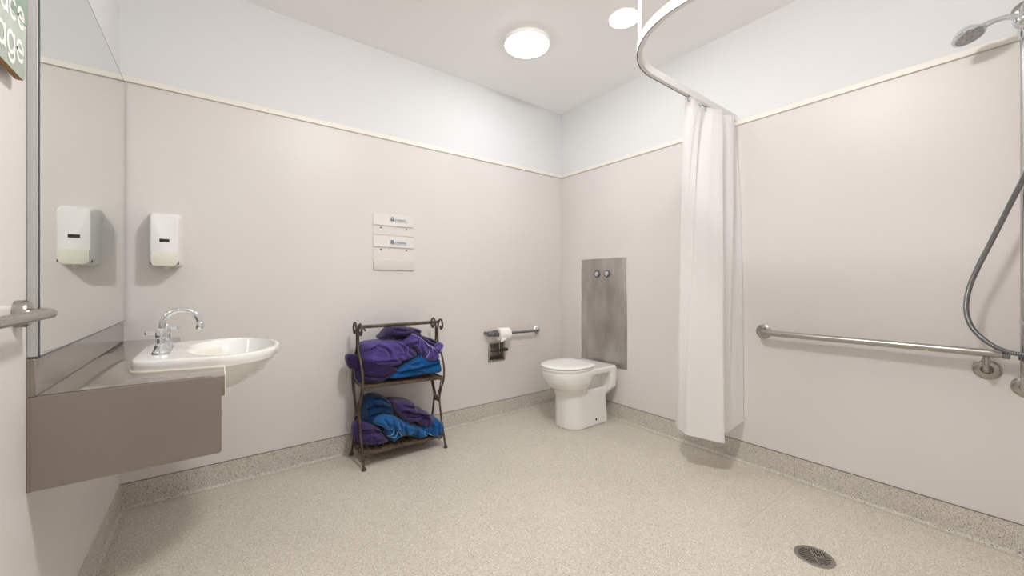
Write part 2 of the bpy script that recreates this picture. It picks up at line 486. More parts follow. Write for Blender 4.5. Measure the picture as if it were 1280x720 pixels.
# seam of the vinyl: up the skirting on the shower wall and across the floor
structure('trim_8', box((1.86, .7632, 0), (2.515, .7662, .0006)), M['weld'])
structure('trim_11', box((XL+.02, YB-.0225, 0), (XR-.02, YB-.0185, .0034)), M['weld'])
structure('trim_12', box((XR-.0225, YF, 0), (XR-.0185, YB-.02, .0034)), M['weld'])
structure('trim_9', box((XR-.0042, .7795, .01), (XR, .7825, .122)), M['joint'])
# corner cover strip between the back and the shower wall
structure('trim_10', box((XR-.02, YB-.003, .126), (XR, YB, 2.037)), M['wall'])

# ------------------------------------------------------------------ ceiling lights
def oyster(loc, label, m, R=.150, dep=.030):
    x, y = loc
    t = thing('ceiling_light', label, 'ceiling light', (x, y, ZC-.04))
    obj('fixture_ring', lathe([(R, 0), (R, -.016), (R-.003, -.021), (R-.010, -.021), (R-.010, 0)], (x, y, ZC), segs=56), M['track'], t)
    prof = [(R-.010, -.016)]
    for k in range(1, 9):
        a = .5*PI*k/8
        prof.append(((R-.010)*math.cos(a), -.016-dep*math.sin(a)))
    obj('diffuser', lathe(prof, (x, y, ZC), segs=56), m, t)
    return t
oyster((1.600, 1.952), 'larger round white ceiling light glowing over the middle of the room', M['lamp'])
def downlight(loc, label, m, R):
    x, y = loc
    t = thing('ceiling_light', label, 'ceiling light', (x, y, ZC-.012))
    obj('fixture_ring', lathe([(R+.004, 0), (R+.003, -.004), (R, -.005), (R, 0)], (x, y, ZC), segs=48), M['track'], t)
    obj('diffuser', lathe([(R, -.005), (R*.6, -.009), (0, -.010)], (x, y, ZC), segs=48), m, t)
downlight((1.905, 1.43), 'smaller round downlight glowing beside the curtain track hanger rod', M['lamp2'], .085)
oyster((.80, .72), 'domed white ceiling light on the entrance side, in front of the bench', M['lamp_warm'], .15, .08)

# exhaust vent, only its far corner reaches the picture
t = thing('ceiling_vent', 'square white ceiling vent at the top edge, left of the larger light', 'vent', (.75, 1.845, ZC-.014))
VX, VY = .90, 2.005
bm = bmesh.new()
for a in ((VX-.30, VY-.31, VX, VY-.285), (VX-.30, VY-.025, VX, VY), (VX-.30, VY-.285, VX-.275, VY-.025), (VX-.025, VY-.285, VX, VY-.025)):
    box((a[0], a[1], ZC-.014), (a[2], a[3], ZC), .003, 1, bm)
obj('vent_frame', bm, M['grille'], t)
bm = bmesh.new()
for k in range(8): box((VX-.27, VY-.277+k*.031, ZC-.010), (VX-.03, VY-.259+k*.031, ZC-.004), bm=bm)
obj('grille', bm, M['grille'], t)
obj('vent_void', box((VX-.275, VY-.285, ZC-.003), (VX-.025, VY-.025, ZC)), M['hole'], t)

# ------------------------------------------------------------------ vanity bench, mirror, basin, tap
t = thing('vanity_bench', 'taupe laminate bench fixed to the left wall, carrying the basin', 'bench', (-.17, 1.9, .575))
BZ = .803
outl = [(XL, 1.452), (.024, 1.452), (.024, 1.632), (-.10, 1.632), (-.13, 1.67), (-.13, 2.07), (-.10, 2.108), (-.14, YB), (XL, YB)]
obj('worktop', prism(outl, 'z', BZ-.062, BZ, .004, 2), M['laminate'], t)
obj('end_panel', prism(round_rect(XL, .576, .016, BZ, [.001, .008, .022, .001]), 'y', 1.446, 1.464, .0015, 1), M['laminate'], t)
obj('end_panel', prism(round_rect(XL, .576, -.15, BZ-.062, [.001, .008, .001, .001]), 'y', 2.58, YB, .001, 1), M['laminate'], t)
obj('edge_strip', prism(round_rect(.0235, BZ-.064, .027, BZ+.001, [.0005, .0005, .0012, .0012], 3), 'y', 1.464, 1.632), M['sealant'], t)
obj('backsplash', box((XL, 1.449, BZ), (XL+.014, YB, .895), .0015, 1), M['laminate'], t)

t = thing('wall_mirror', 'frameless wall mirror on a pale board above the bench', 'mirror', (-.35, 2.0, .9))
MX = -.3375
obj('backing_board', box((XL, 1.449, .899), (MX-.0022, 2.588, 2.022), .002, 1), M['board'], t)
obj('mirror_glass', box((MX-.0022, 1.4515, .902), (MX, 2.586, 2.020)), M['mirror'], t)
bm = box((MX-.0018, 1.4488, .900), (MX-.0008, 1.4518, 2.0215))
box((MX-.0022, 1.4495, .8985), (MX+.0003, 2.586, .902), bm=bm)
box((MX-.0022, 1.4495, 2.020), (MX+.0003, 2.586, 2.0225), bm=bm)
obj('edge_strip', bm, M['edge'], t)

# basin: semi recessed, rim on the bench, bowl reaching out past its front edge
BY = 1.872; RZ = .837
def b_outline(sc_x0, sc_x1, hw, n=112, pw=2.3):
    """D plan: straight back at sc_x0, round nose at sc_x1"""
    out = []
    for k in range(n):
        a = 2*PI*k/n
        c, s = math.cos(a), math.sin(a)
        if c >= 0:
            x = .01 + (sc_x1-.01)*abs(c)**(2/2.05); y = hw*math.copysign(abs(s)**(2/2.05), s)
        else:
            x = .01 + (.01-sc_x0)*-abs(c)**(2/12); y = math.copysign(abs(s)**(2/12), s)*hw
            f = (.01-x)/(.01-sc_x0); y *= 1-.19*f**1.2
        out.append((x, y))
    return out
def ring(x0, x1, hw, z): return [(x, BY+y, z) for x, y in b_outline(x0, x1, hw)]
def oval(cx, rx, ry, z, n=112):
    out = []
    for k in range(n):
        a = 2*PI*k/n; c, s = math.cos(a), math.sin(a)
        out.append((cx+rx*math.copysign(abs(c)**(2/2.05), c), BY+ry*math.copysign(abs(s)**(2/2.05), s), z))
    return out
body = []
for k in range(12):
    f = k/11; g = f**.62
    lo, hi = oval(.0, .045, .060, 0), [(max(x, -.095), y) for x, y, z in ring(-.207, .207, .266, 0)]
    body.append([(a[0]+(b[0]-a[0])*g, a[1]+(b[1]-a[1])*g, .683+.120*f) for a, b in zip(lo, hi)])
rings = body + [
    ring(-.209, .207, .266, .8045), ring(-.210, .210, .270, .812), ring(-.210, .212, .272, .830), ring(-.207, .209, .269, .8358), ring(-.202, .204, .264, .837),
    [(x*.5+x2*.5, y*.5+y2*.5, .8368) for (x, y, z), (x2, y2, z2) in zip(ring(-.190, .193, .250, 0), oval(.055, .142, .236, 0))],
    oval(.055, .139, .230, .8345), oval(.055, .134, .222, .825), oval(.056, .124, .205, .79), oval(.058, .104, .170, .745), oval(.058, .07, .11, .718), oval(.058, .028, .03, .711)]
t = thing('wash_basin', 'white oval hand basin half sunk into the taupe bench', 'basin', (.02, BY, .684))
obj('bowl', loft(rings), M['ceramic'], t)
obj('waste', lathe([(.03, .0), (.03, .004), (.022, .006), (.018, .003), (0, .003)], (.058, BY, .7105), segs=28), M['chrome'], t)
obj('overflow', lathe([(.012, 0), (.012, -.003), (.008, -.004), (0, -.004)], (.19, BY, .79), 'x', 20), M['chrome_dark'], t)
obj('sealant_bead', prism([(min(x*1.015, .0245), BY+y*1.015) for x, y in b_outline(-.210, .212, .272)], 'z', BZ-.0005, BZ+.003), M['sealant'], t)

t = thing('basin_tap', 'chrome gooseneck tap set standing on the back of the white basin', 'tap', (-.147, BY, RZ))
cx = -.150
arc = [(cx, BY, RZ), (cx, BY, RZ+.03), (cx, BY, .90), (cx, BY, .925)]
for k in range(1, 12):
    a = PI*k/12
    arc.append((cx+.053-.053*math.cos(a), BY, .925+.055*math.sin(a)))
arc += [(cx+.106, BY, .925), (cx+.106, BY, .912)]
obj('spout', tube(catmull(arc, 4), .0095, 16), M['chrome'], t)
obj('nozzle', lathe([(.0105, 0), (.012, .002), (.012, .026), (.0105, .028), (.004, .028), (.004, .004), (0, .004)], (cx+.106, BY, .905), segs=24), M['chrome'], t)
def base(y, h):
    return lathe([(.0245, 0), (.0245, .004), (.0225, .007), (.0185, .016), (.0165, .030), (.0155, h-.006), (.013, h), (0, h)], (cx+.004, y, RZ), segs=32)
obj('spout_base', base(BY, .034), M['chrome'], t)
for y, s in ((BY-.082, -1), (BY+.082, 1)):
    h = obj('tap_valve', base(y, .036), M['chrome'], t)
    obj('valve_stem', lathe([(.0115, .03), (.0115, .052), (.015, .056), (.015, .080), (.012, .086), (0, .087)], (cx+.004, y, RZ), segs=28), M['chrome'], t)
    e = -1 if s < 0 else 1
    L = tube([(cx+.004, y, RZ+.07), (cx+.004+e*.014, y, RZ+.071), (cx+.004+e*.034, y+.002, RZ+.072)], .005, 12, radii=[.007, .0056, .005])
    lathe([(0, -.007), (.0055, -.005), (.007, 0), (.0055, .005), (0, .007)], (cx+.004+e*.036, y+.002, RZ+.072), segs=16, bm=L)
    obj('lever', L, M['chrome'], t)

# soap dispenser
t = thing('soap_dispenser', 'white plastic soap dispenser on the back wall beside the mirror', 'soap dispenser', (-.191, 2.55, 1.156))
bk = round_rect(-.256, 1.160, -.127, 1.424, .016); md = round_rect(-.254, 1.158, -.129, 1.422, .016)
fr = round_rect(-.243, 1.165, -.141, 1.405, .018); fr2 = round_rect(-.238, 1.170, -.146, 1.400, .016)
rings = [[(x, y, z) for x, z in o] for o, y in ((bk, 2.6), (md, 2.585), (round_rect(-.250, 1.158, -.134, 1.416, .018), 2.54), (fr, 2.494), (fr2, 2.489))]
obj('housing', loft(rings), M['white_plastic'], t)
obj('push_bar', prism(round_rect(-.237, 1.160, -.146, 1.224, [.014, .014, .003, .003]), 'y', 2.481, 2.50, .003, 2), M['cream_plastic'], t)
obj('level_window', box((-.209, 2.4872, 1.273), (-.173, 2.4895, 1.288), .001, 1), M['black'], t)
obj('pivot', box((-.2445, 2.5, 1.168), (-.2375, 2.51, 1.185), .001, 1), M['black'], t)
obj('pivot', box((-.1445, 2.497, 1.168), (-.139, 2.507, 1.185), .001, 1), M['black'], t)
obj('spout', lathe([(.012, 0), (.012, -.014), (.008, -.016), (0, -.016)], (-.191, 2.53, 1.160), segs=20), M['cream_plastic'], t)

# ------------------------------------------------------------------ flat plastic holders on the back wall
def holder(z_top, zs, z_bot, label, logo_z, extra=False):
    t = thing('bag_holder', label, 'holder', (.967, 2.59, z_bot), 'flat plastic holders on the back wall')
    x0, x1 = .826, 1.108
    obj('back_sheet', box((x0, YB-.003, z_bot), (x1, YB, z_top), .001, 1), M['card'], t)
    # a front pocket that leans out a little at its lower lip
    o = prism([(YB-.004, z_top-.004), (YB-.009, zs+.003), (YB-.0095, zs), (YB-.007, zs), (YB-.003, z_top-.006)], 'x', x0+.001, x1-.001)
    obj('pocket', o, M['card_grey'] if extra else M['card'], t)
    for x in (.879, 1.054):
        obj('screw', lathe([(.0065, 0), (.006, -.0025), (.003, -.004), (0, -.004)], (x, YB-.003, zs-.016), 'y', 16), M['screw'], t)
    # badge with a small ring mark and a word
    dy = YB-.0050 - .005*((z_top-.004-logo_z)/(z_top-zs))
    st = box((.938, dy-.0045, logo_z-.014), (1.062, dy-.001, logo_z+.016))
    s = obj('sticker', st, M['label'], t)
    bm = bmesh.new()
    ring_pts = [(.953+.0075*math.cos(a), dy-.0055, logo_z+.001+.0095*math.sin(a)) for a in (PI*1.25-PI*1.5*k/10 for k in range(11))]
    tube(ring_pts, .0028, 8, bm); tube([(.942, dy-.0055, logo_z-.008), (.966, dy-.0055, logo_z-.008)], .0028, 8, bm)
    obj('logo', bm, M['ink'], s)
    me = text_mesh('Livingstone', .0165, .0006)
    me.transform(Matrix.Translation((.971, dy-.005, logo_z-.0075)) @ Matrix.Rotation(PI/2, 4, 'X'))
    obj('lettering', me, M['ink'], s)
    return t
holder(1.541, 1.462, 1.398, 'upper of two flat plastic holders with a blue logo on the back wall', 1.508)
t = holder(1.396, 1.318, 1.166, 'lower of two flat plastic holders, with a grey pocket at its foot', 1.354)
obj('lower_pocket', prism([(YB-.003, 1.240), (YB-.007, 1.234), (YB-.010, 1.166), (YB-.003, 1.166)], 'x', .828, 1.106), M['card_grey'], t)

# ------------------------------------------------------------------ toilet roll rail, recessed holder
RY, RZT = 2.545, .675
t = thing('roll_rail', 'chrome toilet roll rail on the back wall left of the toilet', 'rail', (1.98, 2.58, .64))
obj('bar', tube(catmull([(1.74, RY, RZT+.004), (1.9, RY, RZT), (2.16, RY, RZT-.004), (2.215, RY+.008, RZT-.005), (2.236, RY+.03, RZT-.006), (2.24, YB-.006, RZT-.006)], 6), .0105, 14), M['chrome_dark'], t)
obj('end_sleeve', lathe([(0, 0), (.018, .003), (.021, .012), (.021, .058), (.026, .060), (.026, .088), (.012, .09)], (1.690, RY, RZT+.005), 'x', 24), M['chrome_dark'], t)
obj('wall_arm', tube([(1.702, RY, RZT+.005), (1.702, YB, RZT+.005)], .014, 14), M['chrome_dark'], t)
obj('flange', lathe([(.034, 0), (.034, -.006), (.028, -.012), (.014, -.016), (0, -.016)], (2.24, YB, RZT-.006), 'y', 32), M['chrome'], t)

t = thing('toilet_roll', 'white toilet paper roll hanging on the chrome rail', 'toilet roll', (1.838, RY, .625))
R0 = .049
prof = [(.020, -.052), (R0-.003, -.052), (R0, -.049), (R0, .049), (R0-.003, .052), (.020, .052), (.020, -.052)]
obj('paper', lathe(prof, (1.838, RY-.004, RZT-.004), 'x', 44), M['paper'], t)
pts = []
tail = bmesh.new(); cols = []
for x in (1.787, 1.80, 1.82, 1.834):
    c = []
    for k in range(9):
        f = k/8
        zb = RZT-.004-.02-.036*f*(1.0 if x < 1.81 else .72)
        c.append(tail.verts.new((x+.002*math.sin(f*5), RY-.004-math.sqrt(max(R0**2-.02**2, 0))-.001+.004*f+.003*math.sin(f*4+x*60), zb)))
    cols.append(c)
for A, B in zip(cols, cols[1:]):
    for k in range(8): tail.faces.new((A[k], A[k+1], B[k+1], B[k]))
obj('loose_sheet', tail, M['paper'], t)
obj('core', lathe([(.019, -.05), (.0195, -.05), (.0195, .05), (.019, .05)], (1.838, RY-.004, RZT-.004), 'x', 28), M['wood'], t)

t = thing('recessed_roll_holder', 'square steel roll holder sunk into the wall below the paper roll', 'roll holder', (1.8135, 2.60, .446))
bm = bmesh.new()
for a in ((1.731, .446, 1.896, .460), (1.731, .593, 1.896, .606), (1.731, .460, 1.745, .593), (1.882, .460, 1.896, .593)):
    box((a[0], YB-.006, a[1]), (a[2], YB+.001, a[3]), .002, 1, bm)
obj('face_frame', bm, M['steel_round'], t)
bm = bmesh.new()
b0, b1 = YB, YB+.085
q = [(HX0+.002, HZ0+.001), (HX1-.002, HZ0+.001), (HX1-.002, HZ1-.001), (HX0+.002, HZ1-.001)]
A = [bm.verts.new((x, b0, z)) for x, z in q]
mid = [bm.verts.new((x, b0+.05, z)) for x, z in q]
B = [bm.verts.new((x*.9+1.8135*.1, b1, z*.8+.526*.2)) for x, z in q]
for P1, P2 in ((A, mid), (mid, B)):
    for k in range(4): bm.faces.new((P1[k], P1[(k+1) % 4], P2[(k+1) % 4], P2[k]))
bm.faces.new(B)
obj('recess_liner', bm, M['steel_round'], t)
bm = tube([(1.80, 2.605, .528), (1.86, 2.585, .534), (1.905, 2.572, .538)], .010, 14, radii=[.009, .011, .013])
tube([(1.752, 2.64, .53), (1.80, 2.605, .528)], .006, 10, bm)
obj('roller', bm, M['black'], t)
obj('spring_rod', tube([(1.852, 2.61, .505), (1.846, 2.606, .590)], .0022, 8), M['capping'], t)

# ------------------------------------------------------------------ toilet and steel service panel
t = thing('service_panel', 'tall stained steel panel on the shower wall above the toilet', 'panel', (2.537, 2.115, .41))
obj('plate', box((XR-.004, 1.878, .405), (XR, 2.351, 1.279), .001, 1), M['steel_plate'], t)
for y in (2.172, 2.068):
    b = obj('flush_button', lathe([(.020, -.004), (.020, -.010), (.013, -.013), (0, -.013)], (XR-.004, y, 1.154), 'x', 36), M['chrome'], t)
    obj('bezel', lathe([(.031, 0), (.031, -.005), (.028, -.009), (.0235, -.009), (.0225, -.004), (.019, -.003), (0, -.003)], (XR-.004, y, 1.154), 'x', 36), M['chrome_dark'], b)
obj('screw', lathe([(.005, 0), (.004, -.003), (0, -.003)], (XR-.004, 1.893, 1.262), 'x', 12), M['steel_round'], t)
TY = 2.112
def egg(x0, x1, hw, z, n=56, sq=2.0, back=3.2):
    cx = x0 + (x1-x0)*.50; out = []
    for k in range(n):
        a = 2*PI*k/n; c, s = math.cos(a), math.sin(a)
        e = back if c > 0 else sq
        x = cx + (x1-cx if c > 0 else cx-x0)*math.copysign(abs(c)**(2/e), c)
        y = TY + hw*math.copysign(abs(s)**(2/e), s)
        out.append((x, y, z))
    return out
def rrect(x0, x1, hw, z, r, n=10):
    return [(x, TY+y, z) for x, y in round_rect(x0, -hw, x1, hw, r, n)]
bm = bmesh.new()
loft([egg(2.04, 2.26, .110, .22), egg(2.032, 2.26, .117, .26), egg(2.012, 2.25, .136, .285), egg(1.972, 2.255, .158, .312), egg(1.941, 2.27, .174, .352), egg(1.925, 2.29, .181, .395), egg(1.920, 2.32, .183, .425), egg(1.922, 2.32, .181, .435)], bm)
loft([rrect(2.052, 2.462, .134, 0, [.125, .05, .05, .125]), rrect(2.056, 2.462, .132, .02, [.12, .05, .05, .12]), rrect(2.052, 2.458, .120, .16, [.11, .045, .045, .11]), rrect(2.044, 2.456, .114, .275, [.105, .04, .04, .105])], bm)
loft([rrect(2.16, 2.47, .070, .22, .03), rrect(2.16, 2.47, .070, .42, .03)], bm)
loft([rrect(2.16, 2.490, .150, .388, .03), rrect(2.16, 2.494, .176, .400, .03), rrect(2.16, 2.494, .178, .436, .03), rrect(2.16, 2.490, .174, .441, .03)], bm)
loft([rrect(2.425, 2.470, .112, .215, .012), rrect(2.425, 2.492, .170, .275, .014), rrect(2.425, 2.494, .178, .34, .014), rrect(2.420, 2.494, .178, .43, .014)], bm)
bmesh.ops.recalc_face_normals(bm, faces=bm.faces)
me = bpy.data.meshes.new('pan'); bm.to_mesh(me); bm.free()
me = modified(me, ('REMESH', dict(mode='VOXEL', voxel_size=.0062)), ('SMOOTH', dict(factor=.6, iterations=7)))
t = thing('toilet', 'white ceramic toilet with closed lid standing in the far corner', 'toilet', (2.26, TY, 0))
obj('pan', me, M['ceramic'], t)
def disc(rings_): return loft(rings_)
obj('seat', disc([egg(1.922, 2.30, .178, .434), egg(1.918, 2.302, .181, .438), egg(1.917, 2.302, .182, .450), egg(1.921, 2.30, .179, .453)]), M['ceramic_rough'], t)
obj('lid', disc([egg(1.924, 2.300, .176, .4565), egg(1.918, 2.303, .182, .459), egg(1.917, 2.303, .183, .466), egg(1.924, 2.299, .177, .4715), egg(1.96, 2.275, .145, .474), egg(2.03, 2.2, .07, .475)]), M['ceramic_rough'], t)
for y in (-.075, .075):
    obj('hinge', tube([(2.318, TY+y-.022, .452), (2.318, TY+y+.022, .452)], .012, 14), M['ceramic_rough'], t)
obj('floor_bolt_cap', lathe([(.0085, 0), (.0075, -.004), (0, -.005)], (2.30, TY-.1305, .047), 'y', 18), M['black'], t)

# ------------------------------------------------------------------ shower curtain, track, hanger
TZ = 2.066
pathc = [(XR, 1.09), (2.2, 1.09), (1.80, 1.09), (1.672, 1.09)]
R = .345
for k in range(1, 15):
    a = .5*PI*k/14
    pathc.append((1.672-R*math.sin(a), 1.09-R*(1-math.cos(a))))
pathc += [(1.327, .60), (1.327, .2), (1.327, -.3), (1.327, YF)]
def sweep(path, prof):
    """sweep a profile (side offset, height) along a level plan path"""
    bm = bmesh.new(); rows = []
    for i, p in enumerate(path):
        p = Vector(p); a = Vector(path[max(i-1, 0)]); b = Vector(path[min(i+1, len(path)-1)])
        d = (b-a).normalized(); n = Vector((-d.y, d.x))
        rows.append([bm.verts.new((p.x+n.x*u, p.y+n.y*u, v)) for u, v in prof])
    m = len(prof)
    for A, B in zip(rows, rows[1:]):
        for k in range(m): bm.faces.new((A[k], A[(k+1) % m], B[(k+1) % m], B[k]))
    bm.faces.new(rows[0]); bm.faces.new(rows[-1])
    return bm
t = thing('curtain_track', 'white L shaped shower curtain track curving below the ceiling', 'curtain track', (1.315, 1.09, TZ))
obj('rail', sweep(pathc, [(-.011, TZ), (-.011, TZ+.036), (.011, TZ+.036), (.011, TZ)]), M['track'], t)
obj('slot', sweep(pathc, [(-.0108, TZ-.001), (-.0108, TZ+.001), (-.0072, TZ+.001), (-.0072, TZ-.001)]), M['slot'], t)
obj('hanger_rod', tube([(1.412, .982, TZ+.03), (1.412, .982, ZC)], .0075, 14), M['track'], t)
obj('ceiling_rose', lathe([(.028, 0), (.028, -.005), (.012, -.010), (.009, -.010)], (1.412, .982, ZC), segs=28), M['track'], t)
obj('wall_bracket', box((XR-.006, 1.075, TZ-.002), (XR, 1.105, TZ+.038), .002, 2), M['track'], t)

def polyline3(pts, n):
    c = catmull(pts, 24); L = [0]
    for a, b in zip(c, c[1:]): L.append(L[-1]+(b-a).length)
    out = []; j = 0
    for i in range(n):
        s = L[-1]*i/(n-1)
        while j < len(L)-2 and L[j+1] < s: j += 1
        out.append(c[j].lerp(c[j+1], (s-L[j])/max(L[j+1]-L[j], 1e-9)))
    return out
def polyline(pts, n):
    """resample a plan polyline smoothly"""
    c = catmull([(p[0], p[1], 0) for p in pts], 16)
    L = [0]
    for a, b in zip(c, c[1:]): L.append(L[-1]+(b-a).length)
    out = []; j = 0
    for i in range(n):
        s = L[-1]*i/(n-1)
        while j < len(L)-2 and L[j+1] < s: j += 1
        f = (s-L[j])/max(L[j+1]-L[j], 1e-9)
        out.append(c[j].lerp(c[j+1], f))
    return out
NS, NT = 260, 70
top = polyline([(1.985, 1.10), (2.02, 1.065), (2.10, 1.07), (2.16, 1.115), (2.22, 1.07), (2.30, 1.05), (2.335, 1.12), (2.38, 1.06), (2.44, 1.055), (2.465, 1.12), (2.515, 1.085)], NS)
bot = polyline([(2.30, 1.34), (2.225, 1.285), (2.20, 1.25), (2.165, 1.205), (2.158, 1.180), (2.185, 1.125), (2.215, 1.070), (2.245, 1.025), (2.262, 1.035), (2.275, 1.10), (2.300, 1.13), (2.335, 1.075), (2.40, 1.05), (2.47, 1.04), (2.512, 1.03)], NS)
bm = bmesh.new(); rows = []
for j in range(NT):
    f = j/(NT-1); row = []
    g = f**.62
    for i in range(NS):
        p = top[i].lerp(bot[i], g); s = i/(NS-1)
        w = (.012*math.sin(s*2*PI*5.3+f*1.2)+.006*math.sin(s*2*PI*11+1.3*math.sin(f*3)))*math.sin(PI*(.08+.9*f))*(.6+.4*math.sin(s*9))
        w += .0022*noise.noise(Vector((s*9, f*11, 3)))
        # pressed-in packing creases
        for fc in (.36, .565, .77): w += .0025*math.exp(-((f-fc)/.008)**2)*math.sin(PI*min(1, max(0, (s-.2)/.4)))
        zt = TZ-.004-.010*(.5-.5*math.cos(s*2*PI*6))
        zb = .196 + .012*math.sin(s*7) + (.05*max(0, s-.62)/.38 if s > .62 else 0)
        row.append(bm.verts.new((p.x+w*.5, p.y-w, zt+(zb-zt)*f)))
    rows.append(row)
for A, B in zip(rows, rows[1:]):
    for k in range(NS-1): bm.faces.new((A[k], A[k+1], B[k+1], B[k]))
t = thing('shower_curtain', 'sheer white shower curtain drawn back against the shower wall', 'curtain', (2.25, 1.09, .19))
c = obj('curtain_cloth', bm, M['sheer'], t)
bm = bmesh.new(); hrows = []
for dz in (0, .016):
    hrows.append([bm.verts.new((rows_co[0], rows_co[1]-.0012, rows_co[2]+dz)) for rows_co in
                  [(p.x, p.y, .196+.012*math.sin(i/(NS-1)*7)+(.05*max(0, i/(NS-1)-.62)/.38 if i/(NS-1) > .62 else 0)) for i, p in enumerate(bot)]])
for k in range(NS-1): bm.faces.new((hrows[0][k], hrows[0][k+1], hrows[1][k+1], hrows[1][k]))
obj('hem', bm, M['sheer'], c)
for i in range(7):
    p = top[int((NS-1)*(.03+.94*i/6))]
    bm = tube([(p.x+.010*math.cos(a), 1.09+(p.y-1.09)*.5, TZ-.014+.014*math.sin(a)) for a in (2*PI*k/16 for k in range(16))], .0014, 6, closed=True)
    obj('hook', bm, M['chrome_dark'], t)

# ------------------------------------------------------------------ grab rail on the shower wall
t = thing('grab_rail', 'long brushed steel grab rail on the shower wall', 'grab rail', (2.5, .5, .72))
GX, GZ = 2.478, .797
pts = catmull([(XR-.004, .931, GZ), (2.515, .931, GZ), (2.492, .926, GZ), (2.481, .912, GZ), (GX, .885, GZ)], 6) + [Vector((GX, y, GZ)) for y in (.7, .5, .3, .15, .049)]
obj('bar', tube(pts, .0155, 20), M['steel'], t)
fl = [(.041, 0), (.041, -.003), (.038, -.006), (.028, -.009), (.019, -.010), (.0165, -.016)]
obj('flange', lathe(fl, (XR, .931, GZ), 'x', 40), M['steel_round'], t)
f2 = obj('flange', lathe(fl, (XR, .106, .722), 'x', 40), M['steel_round'], t)
obj('bracket', tube(catmull([(XR-.005, .106, .722), (2.505, .106, .722), (2.486, .106, .728), (2.479, .106, .745), (GX, .106, .783)], 6), .0095, 16), M['steel_round'], t)
obj('end_collar', lathe([(.0155, 0), (.018, .002), (.018, .018), (.0155, .020)], (GX, .045, GZ), 'y', 24), M['chrome_dark'], t)

# upright shower pole, slider, hand shower with hose
t = thing('shower_pole', 'vertical steel shower pole at the right edge above the grab rail', 'shower pole', (2.46, .006, .66))
PX, PY = 2.462, .006
obj('pole', tube(catmull([(XR-.004, PY, .668), (2.505, PY, .668), (2.472, PY, .680), (PX, PY, .72)], 5)[:-1] + [Vector((PX, PY, z)) for z in (.72, 1.0, 1.4, 1.8, 2.04, 2.09)] + catmull([(PX, PY, 2.10), (2.472, PY, 2.135), (2.505, PY, 2.148), (XR-.004, PY, 2.148)], 5), .016, 20), M['steel_v'], t)
for z in (.668, 2.148): obj('flange', lathe(fl, (XR, PY, z), 'x', 36), M['steel_round'], t)
obj('lower_collar', lathe([(.016, 0), (.0185, .002), (.0185, .016), (.016, .018)], (PX, PY, .916), segs=28), M['chrome'], t)
obj('rail_socket', lathe([(.016, 0), (.020, .003), (.020, .03), (.016, .033)], (PX, PY, .78), segs=28), M['chrome_dark'], t)
s = obj('slider', lathe([(.016, -.045), (.021, -.042), (.023, -.02), (.023, .02), (.021, .04), (.016, .043)], (PX, PY, 2.055), segs=28), M['chrome'], t)
bm = bmesh.new(); bmesh.ops.create_uvsphere(bm, u_segments=28, v_segments=16, radius=1)
for v in bm.verts: v.co = Vector((2.425+v.co.x*.034, .006+v.co.y*.034, 2.066+v.co.z*.030))
obj('holder_knob', bm, M['chrome'], s)

t = thing('hand_shower', 'chrome hand shower with grey hose hanging from the pole', 'hand shower', (2.41, .15, 2.05))
HXX = 2.405
hp = catmull([(HXX+.012, -.02, 2.052), (HXX+.006, .01, 2.074), (HXX, .045, 2.088), (HXX-.002, .075, 2.092), (HXX-.004, .100, 2.088), (HXX-.006, .118, 2.080)], 6)
obj('handle', tube(hp, .011, 18, radii=[.0135-.004*math.sin(PI*i/(len(hp)-1)) for i in range(len(hp))]), M['chrome'], t)
# head: shallow dish tilted towards the floor
bm = lathe([(0, .037), (.014, .035), (.030, .027), (.043, .011), (.049, 0), (.047, -.005), (.040, -.007)], (0, 0, 0), segs=40)
R4 = Matrix.Translation((HXX-.008, .147, 2.063)) @ Matrix.Rotation(math.radians(-17), 4, 'X') @ Matrix.Rotation(math.radians(10), 4, 'Y')
bm.transform(R4); obj('head', bm, M['chrome'], t)
bm = lathe([(0, -.0065), (.012, -.0065), (.013, -.008), (.024, -.008), (.025, -.0065), (.0405, -.0065), (.041, -.004), (0, -.004)], (0, 0, 0), segs=40)
bm.transform(R4); obj('nozzle_plate', bm, M['nozzle'], t)
hs = [(HXX+.014, -.024, 2.046), (2.42, -.038, 1.96), (2.428, -.044, 1.78), (2.430, -.030, 1.62), (2.430, -.002, 1.52), (2.432, .045, 1.38), (2.434, .088, 1.25), (2.436, .125, 1.14), (2.438, .148, 1.055), (2.440, .156, .975), (2.440, .145, .91), (2.440, .120, .865), (2.440, .085, .830), (2.440, .050, .812), (2.444, .02, .806), (2.452, .0, .806)]
hs = polyline3(hs, 460)
obj('hose', tube(hs, .0085, 14, radii=[.0085+.0007*(1 if k % 2 else -1) for k in range(len(hs))]), M['hose'], t)
obj('hose_nut', lathe([(.010, -.014), (.012, -.012), (.012, .012), (.010, .014)], (2.452, -.001, .806), 'x', 18), M['chrome'], t)

# floor drain
t = thing('floor_drain', 'round steel floor grate set in the vinyl near the shower wall', 'drain', (1.882, .512, 0))
DX, DY, DR = 1.882, .512, .067
obj('rim', lathe([(DR-.011, .0002), (DR-.011, .0026), (DR-.002, .0026), (DR, .0012), (DR, 0)], (DX, DY, 0), segs=56), M['steel_round'], t)
obj('void', lathe([(DR-.008, .0004), (0, .0004)], (DX, DY, 0), segs=40), M['hole'], t)
bm = bmesh.new()
gr = DR-.0115; h0, h1 = .0005, .0024
lathe([(gr-.007, h0), (gr-.007, h1), (gr, h1), (gr, h0), (gr-.007, h0)], (DX, DY, 0), segs=56, bm=bm)
rot = math.radians(35)
def bar(x0, y0, x1, y1):
    """a flat grate bar given in the grate's own axes"""
    c, s = math.cos(rot), math.sin(rot)
    b2 = box((x0, y0, h0), (x1, y1, h1)); b2.transform(Matrix.Translation((DX, DY, 0)) @ Matrix.Rotation(rot, 4, 'Z')); merge(bm, b2)
